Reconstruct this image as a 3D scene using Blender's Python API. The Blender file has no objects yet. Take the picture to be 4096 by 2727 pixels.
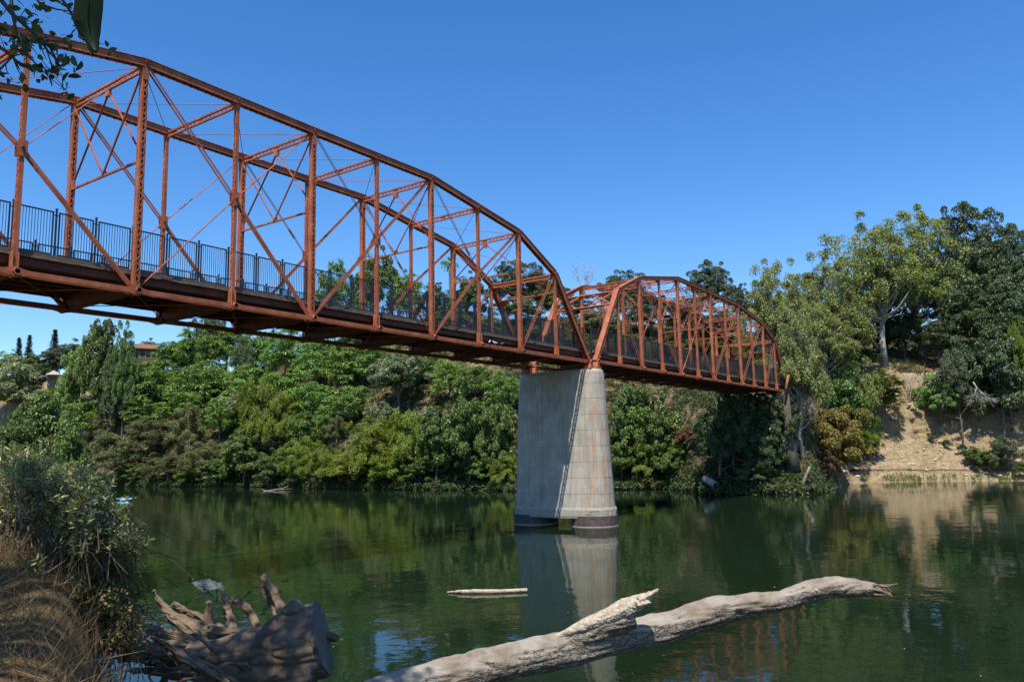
import bpy, math, random
import numpy as np
from math import radians, sin, cos, atan2, hypot, pi
from mathutils import Vector, Matrix, noise as mnoise

# ------------------------------------------------------------------ camera, sky, sun, exposure
scene = bpy.context.scene
COL = scene.collection
FOC, CAM = 3198.48, np.array([-53.677, -31.132, 5.645])
YAW, PIT, ROL = radians(35.571), radians(7.9287), radians(-1.2659)
FW = np.array([cos(YAW)*cos(PIT), sin(YAW)*cos(PIT), sin(PIT)])
_R = np.array([sin(YAW), -cos(YAW), 0.0]); _U = np.cross(_R, FW)
R2 = _R*cos(ROL) + _U*sin(ROL); U2 = -_R*sin(ROL) + _U*cos(ROL)
cam = bpy.data.objects.new('camera', bpy.data.cameras.new('camera')); COL.objects.link(cam)
cam.data.sensor_width = 36.0; cam.data.lens = FOC/4096*36; cam.data.clip_start = 0.05; cam.data.clip_end = 6000
cam.matrix_world = Matrix(((R2[0], U2[0], -FW[0], CAM[0]), (R2[1], U2[1], -FW[1], CAM[1]), (R2[2], U2[2], -FW[2], CAM[2]), (0, 0, 0, 1)))
scene.camera = cam

SUN_DIR = Vector((0.48, 0.21, -1.0)).normalized()          # the way the sunlight travels
sun_el = math.asin(-SUN_DIR.z); sun_rot = atan2(-SUN_DIR.x, -SUN_DIR.y)
world = bpy.data.worlds.new('World'); scene.world = world; world.use_nodes = True
wn, wl = world.node_tree.nodes, world.node_tree.links
wn.clear()
sky = wn.new('ShaderNodeTexSky'); sky.sky_type = 'NISHITA'; sky.sun_disc = False
sky.sun_elevation = sun_el; sky.sun_rotation = sun_rot
sky.altitude = 0; sky.air_density = 1.0; sky.dust_density = 0.3; sky.ozone_density = 4.0
hsv = wn.new('ShaderNodeHueSaturation'); hsv.inputs['Saturation'].default_value = 1.29; hsv.inputs['Hue'].default_value = .505
bg = wn.new('ShaderNodeBackground'); bg.inputs['Strength'].default_value = 0.145
wo = wn.new('ShaderNodeOutputWorld')
wl.new(sky.outputs[0], hsv.inputs['Color']); wl.new(hsv.outputs[0], bg.inputs[0]); wl.new(bg.outputs[0], wo.inputs[0])
sun = bpy.data.objects.new('sun', bpy.data.lights.new('sun', 'SUN')); COL.objects.link(sun)
sun.data.energy = 5.0; sun.data.angle = radians(0.53); sun.data.color = (1.0, 0.94, 0.84)
sun.rotation_euler = SUN_DIR.to_track_quat('-Z', 'Y').to_euler(); sun.location = (-80, -60, 90)
scene.view_settings.view_transform = 'Standard'; scene.view_settings.look = 'None'
scene.view_settings.exposure = 0.45; scene.view_settings.gamma = 1.0
try:
    scene.cycles.max_bounces = 6; scene.cycles.diffuse_bounces = 3; scene.cycles.glossy_bounces = 3
    scene.cycles.transmission_bounces = 3; scene.cycles.transparent_max_bounces = 6
    scene.cycles.caustics_reflective = False; scene.cycles.caustics_refractive = False
    scene.cycles.use_denoising = True
except Exception:
    pass

# ------------------------------------------------------------------ survey helpers (photo bearings -> places)
KP = 4096/2355                                              # the bearings below are read off a 2355 px wide print
PXM = FOC/KP                                                # print pixels per metre at one metre
def ray(px, py): return FW + R2*((px*KP-2048)/FOC) - U2*((py*KP-1363.5)/FOC)
def onz(px, py, z):
    a = ray(px, py); return CAM + a*((z-CAM[2])/a[2])
def atd(px, py, d):
    a = ray(px, py); return CAM + a*(d/hypot(a[0], a[1]))
def pix(X):
    d = np.asarray(X, float)-CAM; z = d@FW
    return (2048+FOC*(d@R2)/z)/KP, (1363.5-FOC*(d@U2)/z)/KP, z

# ------------------------------------------------------------------ mesh helpers
def norm(v):
    v = np.asarray(v, float); return v/max(1e-9, np.linalg.norm(v))
class MB:
    def __init__(s): s.v = []; s.f = []
    def add(s, vs, fs):
        o = len(s.v); s.v += [tuple(map(float, p)) for p in vs]; s.f += [tuple(i+o for i in f) for f in fs]
    def hexa(s, a): s.add(a, [(3, 2, 1, 0), (4, 5, 6, 7), (0, 1, 5, 4), (1, 2, 6, 5), (2, 3, 7, 6), (3, 0, 4, 7)])
    def box(s, x0, y0, z0, x1, y1, z1):
        s.hexa([(x0, y0, z0), (x1, y0, z0), (x1, y1, z0), (x0, y1, z0), (x0, y0, z1), (x1, y0, z1), (x1, y1, z1), (x0, y1, z1)])
    def beam(s, a, b, n1, n2, w, h, o1=0.0, o2=0.0):         # bar a->b, w along n1, h along n2, shifted o1/o2
        a, b, n1, n2 = (np.asarray(q, float) for q in (a, b, n1, n2))
        r = []
        for e in (a, b):
            for i, j in ((-1, -1), (1, -1), (1, 1), (-1, 1)):
                r.append(e + n1*(o1+i*w/2) + n2*(o2+j*h/2))
        s.hexa(r)
    def bar(s, a, b, w, h=None, up=(0, 0, 1)):
        d = norm(np.subtract(b, a)); u = np.asarray(up, float)
        if abs(d@u) > .98: u = np.array([1., 0, 0])
        n1 = norm(np.cross(d, u)); n2 = np.cross(n1, d); s.beam(a, b, n1, n2, w, h or w)
    def tube(s, pts, rad, n=8, cap=True, squash=None):
        pts = [np.asarray(p, float) for p in pts]; m = len(pts)
        if np.isscalar(rad): rad = [rad]*m
        o = len(s.v); ref = None
        for k in range(m):
            t = norm(pts[min(k+1, m-1)]-pts[max(k-1, 0)])
            if ref is None: ref = np.array([0, 0, 1.]) if abs(t[2]) < .9 else np.array([1., 0, 0])
            u = norm(np.cross(t, ref)); w = np.cross(u, t); ref = w
            for q in range(n):
                a = 2*pi*q/n; s.v.append(tuple(pts[k]+(u*cos(a)+w*sin(a))*rad[k]))
        for k in range(m-1):
            for q in range(n):
                a = o+k*n+q; b = o+k*n+(q+1) % n; s.f.append((a, b, b+n, a+n))
        if cap:
            s.f.append(tuple(o+q for q in reversed(range(n)))); s.f.append(tuple(o+(m-1)*n+q for q in range(n)))
    def prism(s, poly, d):                                    # polygon (3D points) pushed along d
        n = len(poly); p = [np.asarray(q, float) for q in poly]; d = np.asarray(d, float)
        s.add(p+[q+d for q in p], [tuple(reversed(range(n))), tuple(range(n, 2*n))]+[(i, (i+1) % n, n+(i+1) % n, n+i) for i in range(n)])
    def ball(s, c, r, n=8, m=5, sc=(1, 1, 1)):
        vs = []; fs = []
        for i in range(m+1):
            t = pi*i/m
            for j in range(n):
                a = 2*pi*j/n; vs.append((c[0]+sc[0]*r*sin(t)*cos(a), c[1]+sc[1]*r*sin(t)*sin(a), c[2]+sc[2]*r*cos(t)))
        for i in range(m):
            for j in range(n): fs.append((i*n+j, (i+1)*n+j, (i+1)*n+(j+1) % n, i*n+(j+1) % n))
        s.add(vs, fs)
    def mesh(s, name, smooth=False):
        me = bpy.data.meshes.new(name); me.from_pydata(s.v, [], s.f); me.validate(); me.update()
        if smooth: me.polygons.foreach_set('use_smooth', [True]*len(me.polygons))
        return me
    def build(s, name, mat, parent=None, smooth=False): return link(name, s.mesh(name, smooth), mat, parent)
def link(name, me, mat=None, parent=None):
    o = bpy.data.objects.new(name, me); COL.objects.link(o)
    if mat is not None and not me.materials: me.materials.append(mat)
    if parent is not None: o.parent = parent
    return o
def tag(o, label=None, cat=None, group=None, kind=None):
    if label: o['label'] = label
    if cat: o['category'] = cat
    if group: o['group'] = group
    if kind: o['kind'] = kind
    return o
def thing(name, label, cat, loc=(0, 0, 0), rz=0.0, group=None):
    o = bpy.data.objects.new(name, None); COL.objects.link(o); o.location = [float(q) for q in loc]; o.rotation_euler = (0, 0, rz)
    o.empty_display_size = 0.3
    return tag(o, label, cat, group)
def np_mesh(name, V, F, smooth=False):
    me = bpy.data.meshes.new(name); V = np.asarray(V, np.float32); F = np.asarray(F, np.int32)
    k = F.shape[1]
    me.vertices.add(len(V)); me.vertices.foreach_set('co', V.ravel())
    me.loops.add(F.size); me.loops.foreach_set('vertex_index', F.ravel())
    me.polygons.add(len(F)); me.polygons.foreach_set('loop_start', np.arange(0, F.size, k, dtype=np.int32))
    me.update(calc_edges=True)
    if smooth: me.polygons.foreach_set('use_smooth', [True]*len(F))
    return me
def fbm(x, y, z=0.0, oct=4, h=0.5):
    a = 1.0; s = 0.0; f = 1.0
    for _ in range(oct):
        s += a*mnoise.noise(Vector((x*f, y*f, z*f))); a *= h; f *= 2.03
    return s

# ------------------------------------------------------------------ materials
def newmat(name):
    m = bpy.data.materials.new(name); m.use_nodes = True; nt = m.node_tree; nt.nodes.clear()
    out = nt.nodes.new('ShaderNodeOutputMaterial'); b = nt.nodes.new('ShaderNodeBsdfPrincipled')
    nt.links.new(b.outputs[0], out.inputs[0]); return m, nt, b, out
def N(nt, t, **kw):
    n = nt.nodes.new('ShaderNode'+t)
    for k, v in kw.items():
        if hasattr(n, k): setattr(n, k, v)
        else: n.inputs[k.replace('_', ' ')].default_value = v
    return n
def ramp(nt, fac, stops, interp='LINEAR'):
    r = nt.nodes.new('ShaderNodeValToRGB'); r.color_ramp.interpolation = interp; e = r.color_ramp.elements
    while len(e) > 1: e.remove(e[-1])
    e[0].position = stops[0][0]; e[0].color = (*stops[0][1], 1)
    for p, c in stops[1:]:
        q = e.new(p); q.color = (*c, 1)
    nt.links.new(fac, r.inputs[0]); return r.outputs[0]
def coords(nt, scale=(1, 1, 1), world=False):
    t = nt.nodes.new('ShaderNodeNewGeometry' if world else 'ShaderNodeTexCoord'); m = nt.nodes.new('ShaderNodeMapping')
    m.inputs['Scale'].default_value = scale
    nt.links.new(t.outputs['Position' if world else 'Object'], m.inputs['Vector']); return m.outputs[0]
def tex(nt, vec, scale, detail=4, rough=.6, dist=0.0):
    n = nt.nodes.new('ShaderNodeTexNoise'); n.inputs['Scale'].default_value = scale; n.inputs['Detail'].default_value = detail
    n.inputs['Roughness'].default_value = rough; n.inputs['Distortion'].default_value = dist
    nt.links.new(vec, n.inputs['Vector']); return n.outputs['Fac']
def mixc(nt, f, a, b, mode='MIX'):
    m = nt.nodes.new('ShaderNodeMix'); m.data_type = 'RGBA'; m.blend_type = mode
    for k, x in ((0, f), (6, a), (7, b)):
        if isinstance(x, (float, int)): m.inputs[k].default_value = x
        elif isinstance(x, tuple): m.inputs[k].default_value = (*x, 1)
        else: nt.links.new(x, m.inputs[k])
    return m.outputs[2]
def math_(nt, op, a, b=0.0, clamp=False):
    m = nt.nodes.new('ShaderNodeMath'); m.operation = op; m.use_clamp = clamp
    for k, x in ((0, a), (1, b)):
        if isinstance(x, (float, int)): m.inputs[k].default_value = x
        else: nt.links.new(x, m.inputs[k])
    return m.outputs[0]
def coordsr(nt, rz, scale):
    t = nt.nodes.new('ShaderNodeNewGeometry'); a = nt.nodes.new('ShaderNodeMapping'); a.inputs['Rotation'].default_value = (0, 0, -rz); b = nt.nodes.new('ShaderNodeMapping'); b.inputs['Scale'].default_value = scale
    nt.links.new(t.outputs['Position'], a.inputs['Vector']); nt.links.new(a.outputs[0], b.inputs['Vector']); return b.outputs[0]
def bump(nt, b, h, strength=.3, dist=.02):
    n = nt.nodes.new('ShaderNodeBump'); n.inputs['Strength'].default_value = strength; n.inputs['Distance'].default_value = dist
    nt.links.new(h, n.inputs['Height']); nt.links.new(n.outputs[0], b.inputs['Normal']); return n

def mat_steel():
    m, nt, b, _ = newmat('red_oxide_painted_steel'); v = coords(nt, world=True)
    a = tex(nt, v, 1.3, 6, .65); c = tex(nt, v, 14, 4, .7)
    vs = tex(nt, coords(nt, (5, 5, .5), True), 1.6, 5, .7)
    col = ramp(nt, a, [(.30, (.25, .067, .031)), (.5, (.35, .106, .048)), (.70, (.46, .16, .078))])
    col = mixc(nt, math_(nt, 'MULTIPLY', ramp(nt, vs, [(.52, (0, 0, 0)), (.70, (1, 1, 1))]), .55), col, (.15, .043, .024))
    spots = ramp(nt, c, [(.60, (0, 0, 0)), (.72, (1, 1, 1))])
    col = mixc(nt, math_(nt, 'MULTIPLY', spots, .35), col, (.17, .06, .04))
    nt.links.new(col, b.inputs['Base Color']); b.inputs['Roughness'].default_value = .62
    b.inputs['Specular IOR Level'].default_value = .3; bump(nt, b, c, .15, .01); return m
def mat_plain(name, col, rough=.6, var=.25, scale=6.0, bmp=.0, metal=0.0, spec=.4):
    m, nt, b, _ = newmat(name); v = coords(nt); a = tex(nt, v, scale, 5, .65)
    lo = tuple(max(0, c*(1-var)) for c in col); hi = tuple(min(1, c*(1+var)) for c in col)
    nt.links.new(ramp(nt, a, [(.3, lo), (.7, hi)]), b.inputs['Base Color'])
    b.inputs['Roughness'].default_value = rough; b.inputs['Metallic'].default_value = metal; b.inputs['Specular IOR Level'].default_value = spec
    if bmp: bump(nt, b, a, bmp, .03)
    return m
def mat_leaf(name, cols, trans=.25, rough=.45, spec=.35, vary=.25, tcol=None, hue=.02):
    m, nt, b, out = newmat(name)
    g = N(nt, 'NewGeometry'); oi = N(nt, 'ObjectInfo')
    n = len(cols); col = ramp(nt, g.outputs['Random Per Island'], [((i+.5)/n, c) for i, c in enumerate(cols)])
    h = N(nt, 'HueSaturation'); nt.links.new(col, h.inputs['Color'])
    mr = N(nt, 'MapRange'); mr.inputs['To Min'].default_value = 1-vary; mr.inputs['To Max'].default_value = 1+vary
    nt.links.new(oi.outputs['Random'], mr.inputs['Value']); nt.links.new(mr.outputs[0], h.inputs['Value'])
    m2 = N(nt, 'MapRange'); m2.inputs['To Min'].default_value = .5-hue; m2.inputs['To Max'].default_value = .5+hue
    r2 = math_(nt, 'FRACT', math_(nt, 'MULTIPLY', oi.outputs['Random'], 7.31)); nt.links.new(r2, m2.inputs['Value']); nt.links.new(m2.outputs[0], h.inputs['Hue'])
    nt.links.new(h.outputs[0], b.inputs['Base Color']); b.inputs['Roughness'].default_value = rough; b.inputs['Specular IOR Level'].default_value = spec
    t = N(nt, 'BsdfTranslucent'); tc = mixc(nt, 1.0, h.outputs[0], tcol or (1.25, 1.25, .55), 'MULTIPLY'); nt.links.new(tc, t.inputs['Color'])
    mx = N(nt, 'MixShader'); mx.inputs[0].default_value = trans
    nt.links.new(b.outputs[0], mx.inputs[1]); nt.links.new(t.outputs[0], mx.inputs[2]); nt.links.new(mx.outputs[0], out.inputs[0]); return m
# ------------------------------------------------------------------ terrain: far hillside, near bank, river bed, water
SHORE = [(-60, 170), (-20, 145), (3.5, 138), (8, 137), (13, 131), (13.8, 122), (15.5, 103), (22, 104), (25, 119), (28.4, 119), (35.6, 120), (38.2, 126), (47.2, 142), (54, 173), (61, 200), (68, 245), (80, 330), (120, 420)]
PROF = [
 (-20, [(-30, -3), (0, 0), (2, .8), (8, 4.8), (10.5, 7), (14, 15), (17, 18.5), (35, 23), (70, 31), (140, 37), (500, 38)]),
 (3.5, [(-30, -3), (0, 0), (2, .9), (8, 4.9), (11, 7.5), (15, 13.5), (18, 16.5), (35, 22), (70, 31), (140, 37), (500, 38)]),
 (12.5, [(-30, -3), (0, 0), (2, 1.), (8, 5.2), (11, 9), (14, 15.5), (17, 19.5), (33, 22.5), (70, 30), (140, 36), (500, 38)]),
 (15.5, [(-30, -3), (0, 0), (2, 1.2), (10, 7.5), (18, 12.2), (34, 14.5), (60, 22), (100, 31), (160, 38), (500, 40)]),
 (20, [(-30, -3), (0, 0), (2, 1.5), (8, 6), (14, 11), (20, 12.6), (34, 16), (60, 25), (100, 35), (160, 40), (500, 42)]),
 (26, [(-30, -3), (0, 0), (2, 1.5), (20, 13), (40, 23), (70, 34), (110, 41), (500, 44)]),
 (33, [(-30, -3), (0, 0), (2, 1.5), (20, 13), (40, 25), (60, 35), (90, 38), (500, 42)]),
 (47, [(-30, -3), (0, 0), (2, 1.5), (20, 12), (40, 25), (56, 35), (100, 38), (500, 41)]),
 (54, [(-30, -3), (0, 0), (2, 1.5), (20, 11), (40, 22), (54, 28), (100, 31), (500, 36)]),
 (61, [(-30, -3), (0, 0), (2, 1.2), (20, 10), (34, 22), (42, 30.5), (80, 33), (500, 36)]),
 (65, [(-30, -3), (0, 0), (8, 4), (20, 13), (26, 27), (34, 29.5), (80, 31), (500, 34)]),
 (70, [(-30, -3), (0, 0), (10, 6), (20, 14), (27, 28), (40, 30), (80, 31), (500, 34)])]
_SA = np.array([s[0] for s in SHORE], float); _SD = np.array([s[1] for s in SHORE], float)
def shore(az): return float(np.interp(az, _SA, _SD))
def hill(az, d):
    t = d-shore(az); k = 0
    if az <= PROF[0][0]: i = j = 0; w = 0
    elif az >= PROF[-1][0]: i = j = len(PROF)-1; w = 0
    else:
        while PROF[k+1][0] < az: k += 1
        i, j = k, k+1; w = (az-PROF[i][0])/(PROF[j][0]-PROF[i][0])
    f = lambda q: float(np.interp(t, [p[0] for p in PROF[q][1]], [p[1] for p in PROF[q][1]]))
    z = f(i)*(1-w)+f(j)*w
    if t > -4:
        x, y = CAM[0]+d*cos(radians(az)), CAM[1]+d*sin(radians(az)); q = min(1, max(0, (t+1)/14))
        z += q*(1.6*fbm(x*.05, y*.05, 3.1) + .5*fbm(x*.22, y*.22, 8.)) + .15*fbm(x*.5, y*.5, 1., 2)
        if t < 3: z += .25*fbm(x*.12, y*.12, 5.)
    return z
def hill_xy(x, y):
    dx, dy = x-CAM[0], y-CAM[1]; return hill(math.degrees(atan2(dy, dx)), hypot(dx, dy))
def ground(px, py, dmin=112, dmax=420):                        # where a bearing meets the far hillside
    a = ray(px, py); h = hypot(a[0], a[1]); az = math.degrees(atan2(a[1], a[0])); d = max(dmin, shore(az)-3)
    while d < dmax:
        z = CAM[2]+a[2]*d/h
        if hill(az, d) >= z: break
        d += .7
    return np.array([CAM[0]+a[0]*d/h, CAM[1]+a[1]*d/h, hill(az, d)]), d

def mat_hill():
    m, nt, b, _ = newmat('hillside_earth'); v = coords(nt, world=True)
    a = tex(nt, v, .09, 6, .62); c = tex(nt, v, .8, 6, .7); f = tex(nt, v, 5, 5, .7); st = tex(nt, coords(nt, (.6, .6, 3.2), True), 1.1, 5, .65, .6)
    soil = ramp(nt, c, [(.28, (.17, .105, .055)), (.5, (.33, .225, .125)), (.72, (.46, .34, .20))])
    lit = ramp(nt, f, [(.3, (.05, .04, .02)), (.55, (.10, .085, .035)), (.75, (.17, .13, .06))])
    at = N(nt, 'Attribute', attribute_name='bare')
    fac = math_(nt, 'ADD', at.outputs['Fac'], math_(nt, 'MULTIPLY', math_(nt, 'SUBTRACT', a, .5), 1.1), True)
    bluff = mixc(nt, ramp(nt, st, [(.38, (0, 0, 0)), (.56, (1, 1, 1))]), mixc(nt, .75, soil, (.42, .32, .20)), mixc(nt, .6, soil, (.58, .47, .31)))
    grass = ramp(nt, f, [(.3, (.26, .19, .085)), (.7, (.43, .33, .16))])
    bluff = mixc(nt, ramp(nt, a, [(.46, (0, 0, 0)), (.6, (1, 1, 1))]), bluff, mixc(nt, .6, bluff, grass))
    gul = tex(nt, coords(nt, (.9, .9, .22), True), .8, 6, .72, .8); bluff = mixc(nt, ramp(nt, gul, [(.50, (0, 0, 0)), (.64, (.85, .85, .85))]), bluff, (.30, .22, .135))
    vor = N(nt, 'TexVoronoi', feature='DISTANCE_TO_EDGE'); vor.inputs['Scale'].default_value = 1.0; nt.links.new(coords(nt, (.55, .55, 1.5), True), vor.inputs['Vector']); ck = ramp(nt, vor.outputs['Distance'], [(0, (1, 1, 1)), (.05, (0, 0, 0))]); bluff = mixc(nt, math_(nt, 'MULTIPLY', ck, .4), bluff, (.17, .12, .075))
    nt.links.new(mixc(nt, fac, mixc(nt, ramp(nt, c, [(.5, (0, 0, 0)), (.66, (1, 1, 1))]), lit, soil), bluff), b.inputs['Base Color'])
    b.inputs['Roughness'].default_value = .95; b.inputs['Specular IOR Level'].default_value = .1
    bump(nt, b, math_(nt, 'ADD', math_(nt, 'MULTIPLY', st, 1.2), math_(nt, 'ADD', math_(nt, 'MULTIPLY', f, .5), math_(nt, 'MULTIPLY', gul, -1.6))), .9, .6); return m
def build_hill():
    azs = np.concatenate([np.arange(-60, -8, .9), np.arange(-8, 15, .16), np.arange(15, 120.01, .45)])
    offs = list(np.arange(-24, -3, 3.0))+list(np.arange(-3, 4, .9))+list(np.arange(3.2, 14, .11))+list(np.arange(14, 20, .45))+list(np.arange(20, 40, .9))+list(np.arange(40, 120, 4.0))+[130, 150, 180, 230, 320, 480, 800, 1500, 3000]
    V = []; bare = []
    for az in azs:
        s = shore(az); ca, sa = cos(radians(az)), sin(radians(az))
        for t in offs:
            d = s+t; z = hill(az, d)
            if az < 13 and 4 < t < 20: d += (0.9*fbm(az*.9, z*.35, 4.)+.75*abs(fbm(az*2.6, z*.5, 7., 3))+.35*fbm(az*7, z*1.3, 2., 3))*min(1, (t-4)/4)
            V.append((CAM[0]+d*ca, CAM[1]+d*sa, z))
            w = 1/(1+math.exp((az-14.2)*1.6)); q = w*(1 if t < 24 else .35)
            q = max(q, .95*math.exp(-((az-66)/3.4)**2)*(1 if 14 < t < 33 else .2), .25*(1 if t < 2.5 else 0), .75*math.exp(-((az-39)/2.2)**2)*(1 if 24 < t < 42 else 0), .45*math.exp(-((az-24.5)/2)**2)*(1 if t < 20 else 0.4))
            bare.append(q)
    n = len(offs); F = [(i*n+j, (i+1)*n+j, (i+1)*n+j+1, i*n+j+1) for i in range(len(azs)-1) for j in range(n-1)]
    F = [(a, d, c, b_) for a, b_, c, d in F]
    me = np_mesh('hillside', V, F, True); at = me.attributes.new('bare', 'FLOAT', 'POINT'); at.data.foreach_set('value', np.array(bare, np.float32))
    me.materials.append(mat_hill()); me.flip_normals() if me.polygons[len(me.polygons)//2].normal.z < 0 else None
    tag(link('hillside', me), kind='structure')
build_hill()

NEAR = [(-180, 60), (-60, 12), (-20, 8), (0, 7.3), (20, 7.2), (35, 7.6), (44, 9), (50, 11), (54, 13), (57.5, 14.5), (60, 15), (62, 19), (63.5, 30), (65, 60), (67, 110), (69, 190), (80, 260), (120, 260), (180, 60)]
_NA = np.array([s[0] for s in NEAR], float); _ND = np.array([s[1] for s in NEAR], float)
def bank(az, r):
    s = float(np.interp(az, _NA, _ND)); t = r/s
    x, y = CAM[0]+r*cos(radians(az)), CAM[1]+r*sin(radians(az))
    z = 3.95*(1-t**1.6) if t < 1 else max(-2.5, -1.2*(r-s)*.35-.0)
    sm = min(1, max(0, (az-57)/6)); sm = sm*sm*(3-2*sm)*(1 if az < 90 else max(0, 1-(az-90)/30)); z += 1.0*sm*math.exp(-((r-9.5)/3.6)**2)
    return z + .16*fbm(x*.5, y*.5, 2.)*min(1, r/4) - (.25 if t < 1 else 0)
def bank_xy(x, y):
    dx, dy = x-CAM[0], y-CAM[1]; return bank(math.degrees(atan2(dy, dx)), hypot(dx, dy))
def build_bank():
    azs = list(np.arange(-180, 40, 4.0))+list(np.arange(40, 92, .6))+list(np.arange(92, 180.1, 4.0))
    rs = [.01, .6, 1.2, 2, 3]+list(np.arange(3.2, 14, .11))+list(np.arange(14, 20, .45))+list(np.arange(20, 60, 2.5))+list(np.arange(60, 300, 14))
    V = [(CAM[0]+r*cos(radians(a)), CAM[1]+r*sin(radians(a)), bank(a, r)) for a in azs for r in rs]; n = len(rs)
    F = [(i*n+j, i*n+j+1, (i+1)*n+j+1, (i+1)*n+j) for i in range(len(azs)-1) for j in range(n-1)]
    m, nt, b, _ = newmat('leaf_littered_soil'); v = coords(nt, world=True); a = tex(nt, v, 1.1, 6, .7); c = tex(nt, v, 16, 5, .7)
    s1 = ramp(nt, c, [(.3, (.06, .04, .022)), (.55, (.15, .105, .055)), (.75, (.26, .19, .10))])
    s2 = ramp(nt, c, [(.3, (.05, .05, .02)), (.7, (.19, .16, .07))])
    nt.links.new(mixc(nt, ramp(nt, a, [(.42, (0, 0, 0)), (.6, (1, 1, 1))]), s1, s2), b.inputs['Base Color']); b.inputs['Roughness'].default_value = .95
    b.inputs['Specular IOR Level'].default_value = .1; bump(nt, b, c, .8, .05)
    me = np_mesh('river_bank', V, F, True); me.materials.append(m); tag(link('river_bank', me), kind='structure')
build_bank()

def build_water():
    m, nt, b, _ = newmat('river_water'); v = coords(nt, world=True)
    a = tex(nt, v, .05, 3, .5)
    nt.links.new(ramp(nt, a, [(.35, (.006, .016, .007)), (.65, (.010, .019, .008))]), b.inputs['Base Color'])
    b.inputs['Roughness'].default_value = .015; b.inputs['IOR'].default_value = 1.33; b.inputs['Specular IOR Level'].default_value = .36
    mp = coords(nt, (1, 1, 1), True)
    w1 = tex(nt, mp, 1.15, 2, .5, .3); w2 = tex(nt, mp, .42, 2, .5, .5); w3 = tex(nt, mp, 4.2, 2, .5)
    patch = ramp(nt, tex(nt, v, .07, 3, .6), [(.38, (.35, .35, .35)), (.62, (1, 1, 1))])
    h = math_(nt, 'ADD', math_(nt, 'MULTIPLY', w1, .55), math_(nt, 'ADD', math_(nt, 'MULTIPLY', w2, .9), math_(nt, 'MULTIPLY', w3, .13)))
    h = math_(nt, 'MULTIPLY', h, patch)
    bump(nt, b, h, 1.0, .022)
    mb = MB(); mb.add([(-900, -1500, 0), (1500, -1500, 0), (1500, 1500, 0), (-900, 1500, 0)], [(0, 1, 2, 3)])
    tag(mb.build('water', m), kind='structure')
    mb = MB(); mb.add([(-5000, -5000, -3.2), (5000, -5000, -3.2), (5000, 5000, -3.2), (-5000, 5000, -3.2)], [(0, 1, 2, 3)])
    tag(mb.build('ground', mat_plain('river_bed_silt', (.16, .13, .09), .95, .3, .2)), kind='structure')
build_water()
# ------------------------------------------------------------------ the bridge
STEEL = mat_steel()
SHADESTEEL = mat_plain('shade_darkened_steel', (.115, .038, .022), .75, .4, 1.6, .1)  # same red steel, with the underside's shade put into the colour
RAILM = mat_plain('black_painted_railing', (.012, .013, .016), .42, .3, 5, 0, 0, .5)
def mat_wood(name, lo, hi, sc=(1, 1, 1)):
    m, nt, b, _ = newmat(name); v = coords(nt, sc); a = tex(nt, v, 2.2, 6, .7); c = tex(nt, coords(nt, (3, 3, 3)), 4, 4, .7)
    nt.links.new(ramp(nt, a, [(.3, lo), (.7, hi)]), b.inputs['Base Color']); b.inputs['Roughness'].default_value = .9; bump(nt, b, c, .5, .02); return m
DECKM = mat_wood('weathered_deck_planks', (.035, .028, .02), (.21, .20, .16), (1, 6, 3))  # weathered timber, darkened as well to deepen the shade underneath
CURBM = mat_wood('brown_timber_kerb', (.085, .05, .032), (.17, .105, .07), (1, 5, 5))
Xa, Ya, Za = np.eye(3)

def channel_pair(mb, a, b, n1, n2, wid, dep, t=.022, fl=.06, lace=(1, -1), step=None, cover=None, cov_over=.05, rivets=False):
    # two channels (webs facing +-n1, depth along n2) tied by zigzag lacing on the n2 faces listed; cover = side with a solid plate
    a, b = np.asarray(a, float), np.asarray(b, float); n1, n2 = norm(n1), norm(n2); L = np.linalg.norm(b-a); d = (b-a)/L
    for s in (-1, 1):
        mb.beam(a, b, n1, n2, t, dep, s*(wid/2-t/2), 0)
        for q in (-1, 1):
            if cover == q: continue
            mb.beam(a, b, n1, n2, fl, t*.8, s*(wid/2-t-fl/2), q*(dep/2-t*.4))
    step = step or wid*.95; n = max(2, int(round((L-.5)/step)))
    for q in lace:
        for k in range(n):
            p0 = a+d*(.25+(L-.5)*k/n); p1 = a+d*(.25+(L-.5)*(k+1)/n); s = 1 if k % 2 else -1
            e = n2*(q*(dep/2+.005)); w = n1*(s*(wid/2-.03)); mid = norm(np.cross(n2, (p1+w*-1)-(p0+w)))
            mb.beam(p0+w+e, p1-w+e, mid, n2, .055, .011)
        for z0, z1 in ((0.0, .3), (L-.3, L)):
            mb.beam(a+d*z0, a+d*z1, n1, n2, wid, .013, 0, q*(dep/2+.012))
    if cover is not None: mb.beam(a, b, n1, n2, wid+2*cov_over, .025, 0, cover*(dep/2+.0125))
    if rivets:
        k = int(L/.16)
        for s in (-1, 1):
            for i in range(k):
                p = a+d*(.08+.16*i)
                for q in (-1, 1):
                    mb.beam(p-d*.018, p+d*.018, n1, n2, .016, .035, s*(wid/2+.008), q*(dep/2-.035))

def eyebar(mb, a, b, w, t, yoff, head=.17, seg=9):
    a, b = np.asarray(a, float)+Ya*yoff, np.asarray(b, float)+Ya*yoff; d = norm(b-a); u = norm(np.cross(d, Ya)); poly = []
    for k in range(seg): an = -2.3+4.6*k/(seg-1); poly.append(b + d*head*cos(an) + u*head*sin(an))
    poly += [b-d*head*2.1+u*w/2, a+d*head*2.1+u*w/2]
    for k in range(seg): an = 2.3-4.6*k/(seg-1); poly.append(a - d*head*cos(an) + u*head*sin(an))
    poly += [a+d*head*2.1-u*w/2, b-d*head*2.1-u*w/2]
    mb.prism([q-Ya*t/2 for q in poly], Ya*t)

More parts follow.
